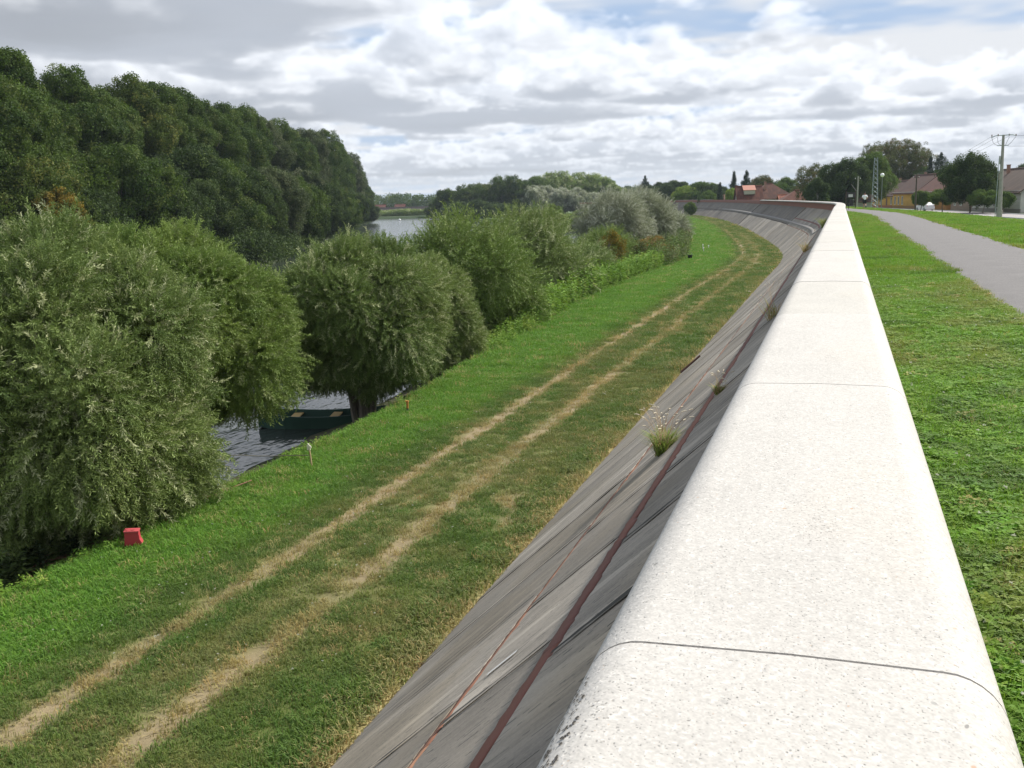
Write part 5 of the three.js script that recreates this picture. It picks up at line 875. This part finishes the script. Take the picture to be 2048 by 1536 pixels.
{ // heap of dry reddish twigs under the nearest willow
  const r = rng(606), g = []; for (let i = 0; i < 170; i++) { const k = r(), c = V(lerp(-11.6, -10.55, k) + (r() - 0.5) * 0.5, 0.62 + k * 0.35 + r() * 0.25, lerp(-12.6, -15.4, k) + (r() - 0.5) * 0.7), d = V(-0.35 + (r() - 0.5) * 0.8, (r() - 0.5) * 0.45, 0.9 + (r() - 0.5) * 0.8).normalize(), l = 0.2 + r() * 0.55; g.push(limb([c.clone().addScaledVector(d, -l), c.clone().add(V(0, 0.05 * r(), 0)), c.clone().addScaledVector(d, l)], 0.007 + r() * 0.006, 0.003, 4, 2)); }
  const m = mesh('twig_heap', merge(g), mat(0.26, 0.13, 0.085, 0.9)); m.userData.kind = 'stuff'; m.userData.label = 'heap of dry reddish twigs at the bank edge';
}
{ // flat green boat moored below the middle willow
  const t = thing('rowing_boat', 'flat green rowing boat moored under the middle willow', 'boat', [-14.1, 0.02, -26.4], 0.28), L = 3.6, B = 1.15, hull = [], n = 14, P = [], I = [];
  const wd = (k) => (B / 2) * Math.min(1, 0.55 + 1.6 * Math.min(k, 1 - k) * 1.2) * (k > 0.9 ? 0.8 : 1), sheer = (k) => 0.33 + 0.16 * Math.pow(Math.abs(k - 0.5) * 2, 2);
  for (let i = 0; i <= n; i++) { const k = i / n, x = (k - 0.5) * L, w = wd(k), y = sheer(k), rise = 0.14 * Math.pow(Math.abs(k - 0.5) * 2, 3); for (const [a, b] of [[-w, y], [-w * 0.8, -0.1 + rise], [w * 0.8, -0.1 + rise], [w, y], [w - 0.05, y], [w * 0.76, -0.05 + rise], [-w * 0.76, -0.05 + rise], [-w + 0.05, y]]) P.push(x, b, a); }
  for (let i = 0; i < n; i++) for (let k = 0; k < 8; k++) { const a = i * 8 + k, b = i * 8 + (k + 1) % 8; I.push(a, b, a + 8, b, b + 8, a + 8); }
  const g = new THREE.BufferGeometry(); g.setAttribute('position', new THREE.Float32BufferAttribute(P, 3)); g.setIndex(I); const gg = g.toNonIndexed(); gg.computeVertexNormals(); mesh('hull', gg, mat(0.03, 0.08, 0.055, 0.7), t);
  mesh('transom', box(-L / 2 - 0.02, -L / 2 + 0.02, 0.0, 0.45, -wd(0) * 0.85, wd(0) * 0.85), mat(0.03, 0.075, 0.05, 0.7), t); mesh('stem', box(L / 2 - 0.02, L / 2 + 0.02, 0.0, 0.45, -wd(1) * 0.85, wd(1) * 0.85), mat(0.03, 0.075, 0.05, 0.7), t);
  for (const x of [-0.8, 0.35]) mesh('seat', box(x - 0.13, x + 0.13, 0.24, 0.27, -0.5, 0.5), mat(0.42, 0.27, 0.09), t);
}
{ const t = thing('white_buoy', 'small white buoy on the far water', 'buoy', [-175, 0, -404]); mesh('float', new THREE.SphereGeometry(0.55, 14, 10).scale(1, 0.8, 1).translate(0, 0.25, 0), mat(0.85, 0.85, 0.84, 0.4), t); mesh('top_ring', new THREE.TorusGeometry(0.16, 0.04, 6, 12).translate(0, 0.8, 0), mat(0.7, 0.7, 0.7, 0.4), t); }

// ================================================================ plants rooted in the joints of the concrete slope
function foxtail(label, [x, y, z], seed, n, h, dry, heads) {
  const r = rng(seed), t = thing('weed_tuft', label, 'weed', [x, y, z], 0, 'weeds on the concrete slope'), blades = [[], []], hd = [], st = [];
  for (let i = 0; i < n; i++) { const a = r() * 6.28, b = V((r() - 0.5) * 0.16 * h / 0.5, 0, (r() - 0.5) * 0.5 * h / 0.5), hh = h * (0.35 + r() * 0.6), d = V(Math.cos(a) * 0.7, 1, Math.sin(a) * 0.7).normalize(), s = V(-Math.sin(a), 0, Math.cos(a)).multiplyScalar(0.005), m = b.clone().addScaledVector(d, hh * 0.6), e = b.clone().addScaledVector(d, hh).add(V(Math.cos(a) * hh * 0.25, -hh * 0.12, Math.sin(a) * hh * 0.25)); blades[r() < dry ? 1 : 0].push([b.clone().sub(s), b.clone().add(s), m.clone().add(s)], [b.clone().sub(s), m.clone().add(s), m.clone().sub(s)], [m.clone().sub(s), m.clone().add(s), e]); }
  for (let i = 0; i < heads; i++) { const a = r() * 6.28, sp = 0.25 + r() * 0.55, b = V((r() - 0.5) * 0.1, 0, (r() - 0.5) * 0.35), e = b.clone().add(V(Math.cos(a) * sp * h, h * (0.75 + r() * 0.6), Math.sin(a) * sp * h)), d = V(Math.cos(a) * 0.8, 0.25, Math.sin(a) * 0.8).normalize(), q = e.clone().addScaledVector(d, 0.035 + r() * 0.03); st.push(limb([b, b.clone().lerp(e, 0.6).add(V(0, 0.08, 0)), e], 0.0022, 0.0015, 3, 3)); hd.push(limb([e, e.clone().lerp(q, 0.5), q.add(V(0, -0.01, 0))], 0.007, 0.004, 5, 3)); }
  mesh('green_blades', faces(blades[0]), leafMat({ color: rgb(0.22, 0.29, 0.06) }), t); if (blades[1].length) mesh('dry_blades', faces(blades[1]), leafMat({ color: rgb(0.40, 0.30, 0.14) }), t);
  if (heads) { mesh('stems', merge(st), mat(0.36, 0.26, 0.15), t); mesh('seed_heads', merge(hd), mat(0.58, 0.50, 0.36), t); }
}
foxtail('largest bushy grass weed with pale seed heads on the concrete slope', [-1.80, 3.42, -11.2], 71, 460, 0.40, 0.15, 38);
foxtail('dry trailing weed on the upper slope beyond the largest weed', [-1.36, 3.82, -12.7], 72, 130, 0.22, 0.55, 10);
foxtail('small dark weed against the wall halfway along the slope', [-0.55, 4.56, -17.0], 73, 90, 0.28, 0.1, 0);
foxtail('tall thin dry weed beside the cracked slab', [-1.09, 4.06, -18.7], 74, 50, 0.55, 0.8, 8);
foxtail('far dry brown weed high on the slope', [-1.32, 3.86, -44.9], 75, 140, 0.7, 0.9, 14);
foxtail('yellow green weed patch near the wall just before the bend', [-0.72, 4.4, -58], 76, 420, 1.0, 0.25, 0);

// air: faint blue haze over the far shore
scene.fog = new THREE.FogExp2(new THREE.Color().setRGB(0.72, 0.82, 0.95), 0.00012);

scene.traverse((o) => { if (o.isMesh) o.castShadow = o.receiveShadow = true; });
renderer.render(scene, camera);
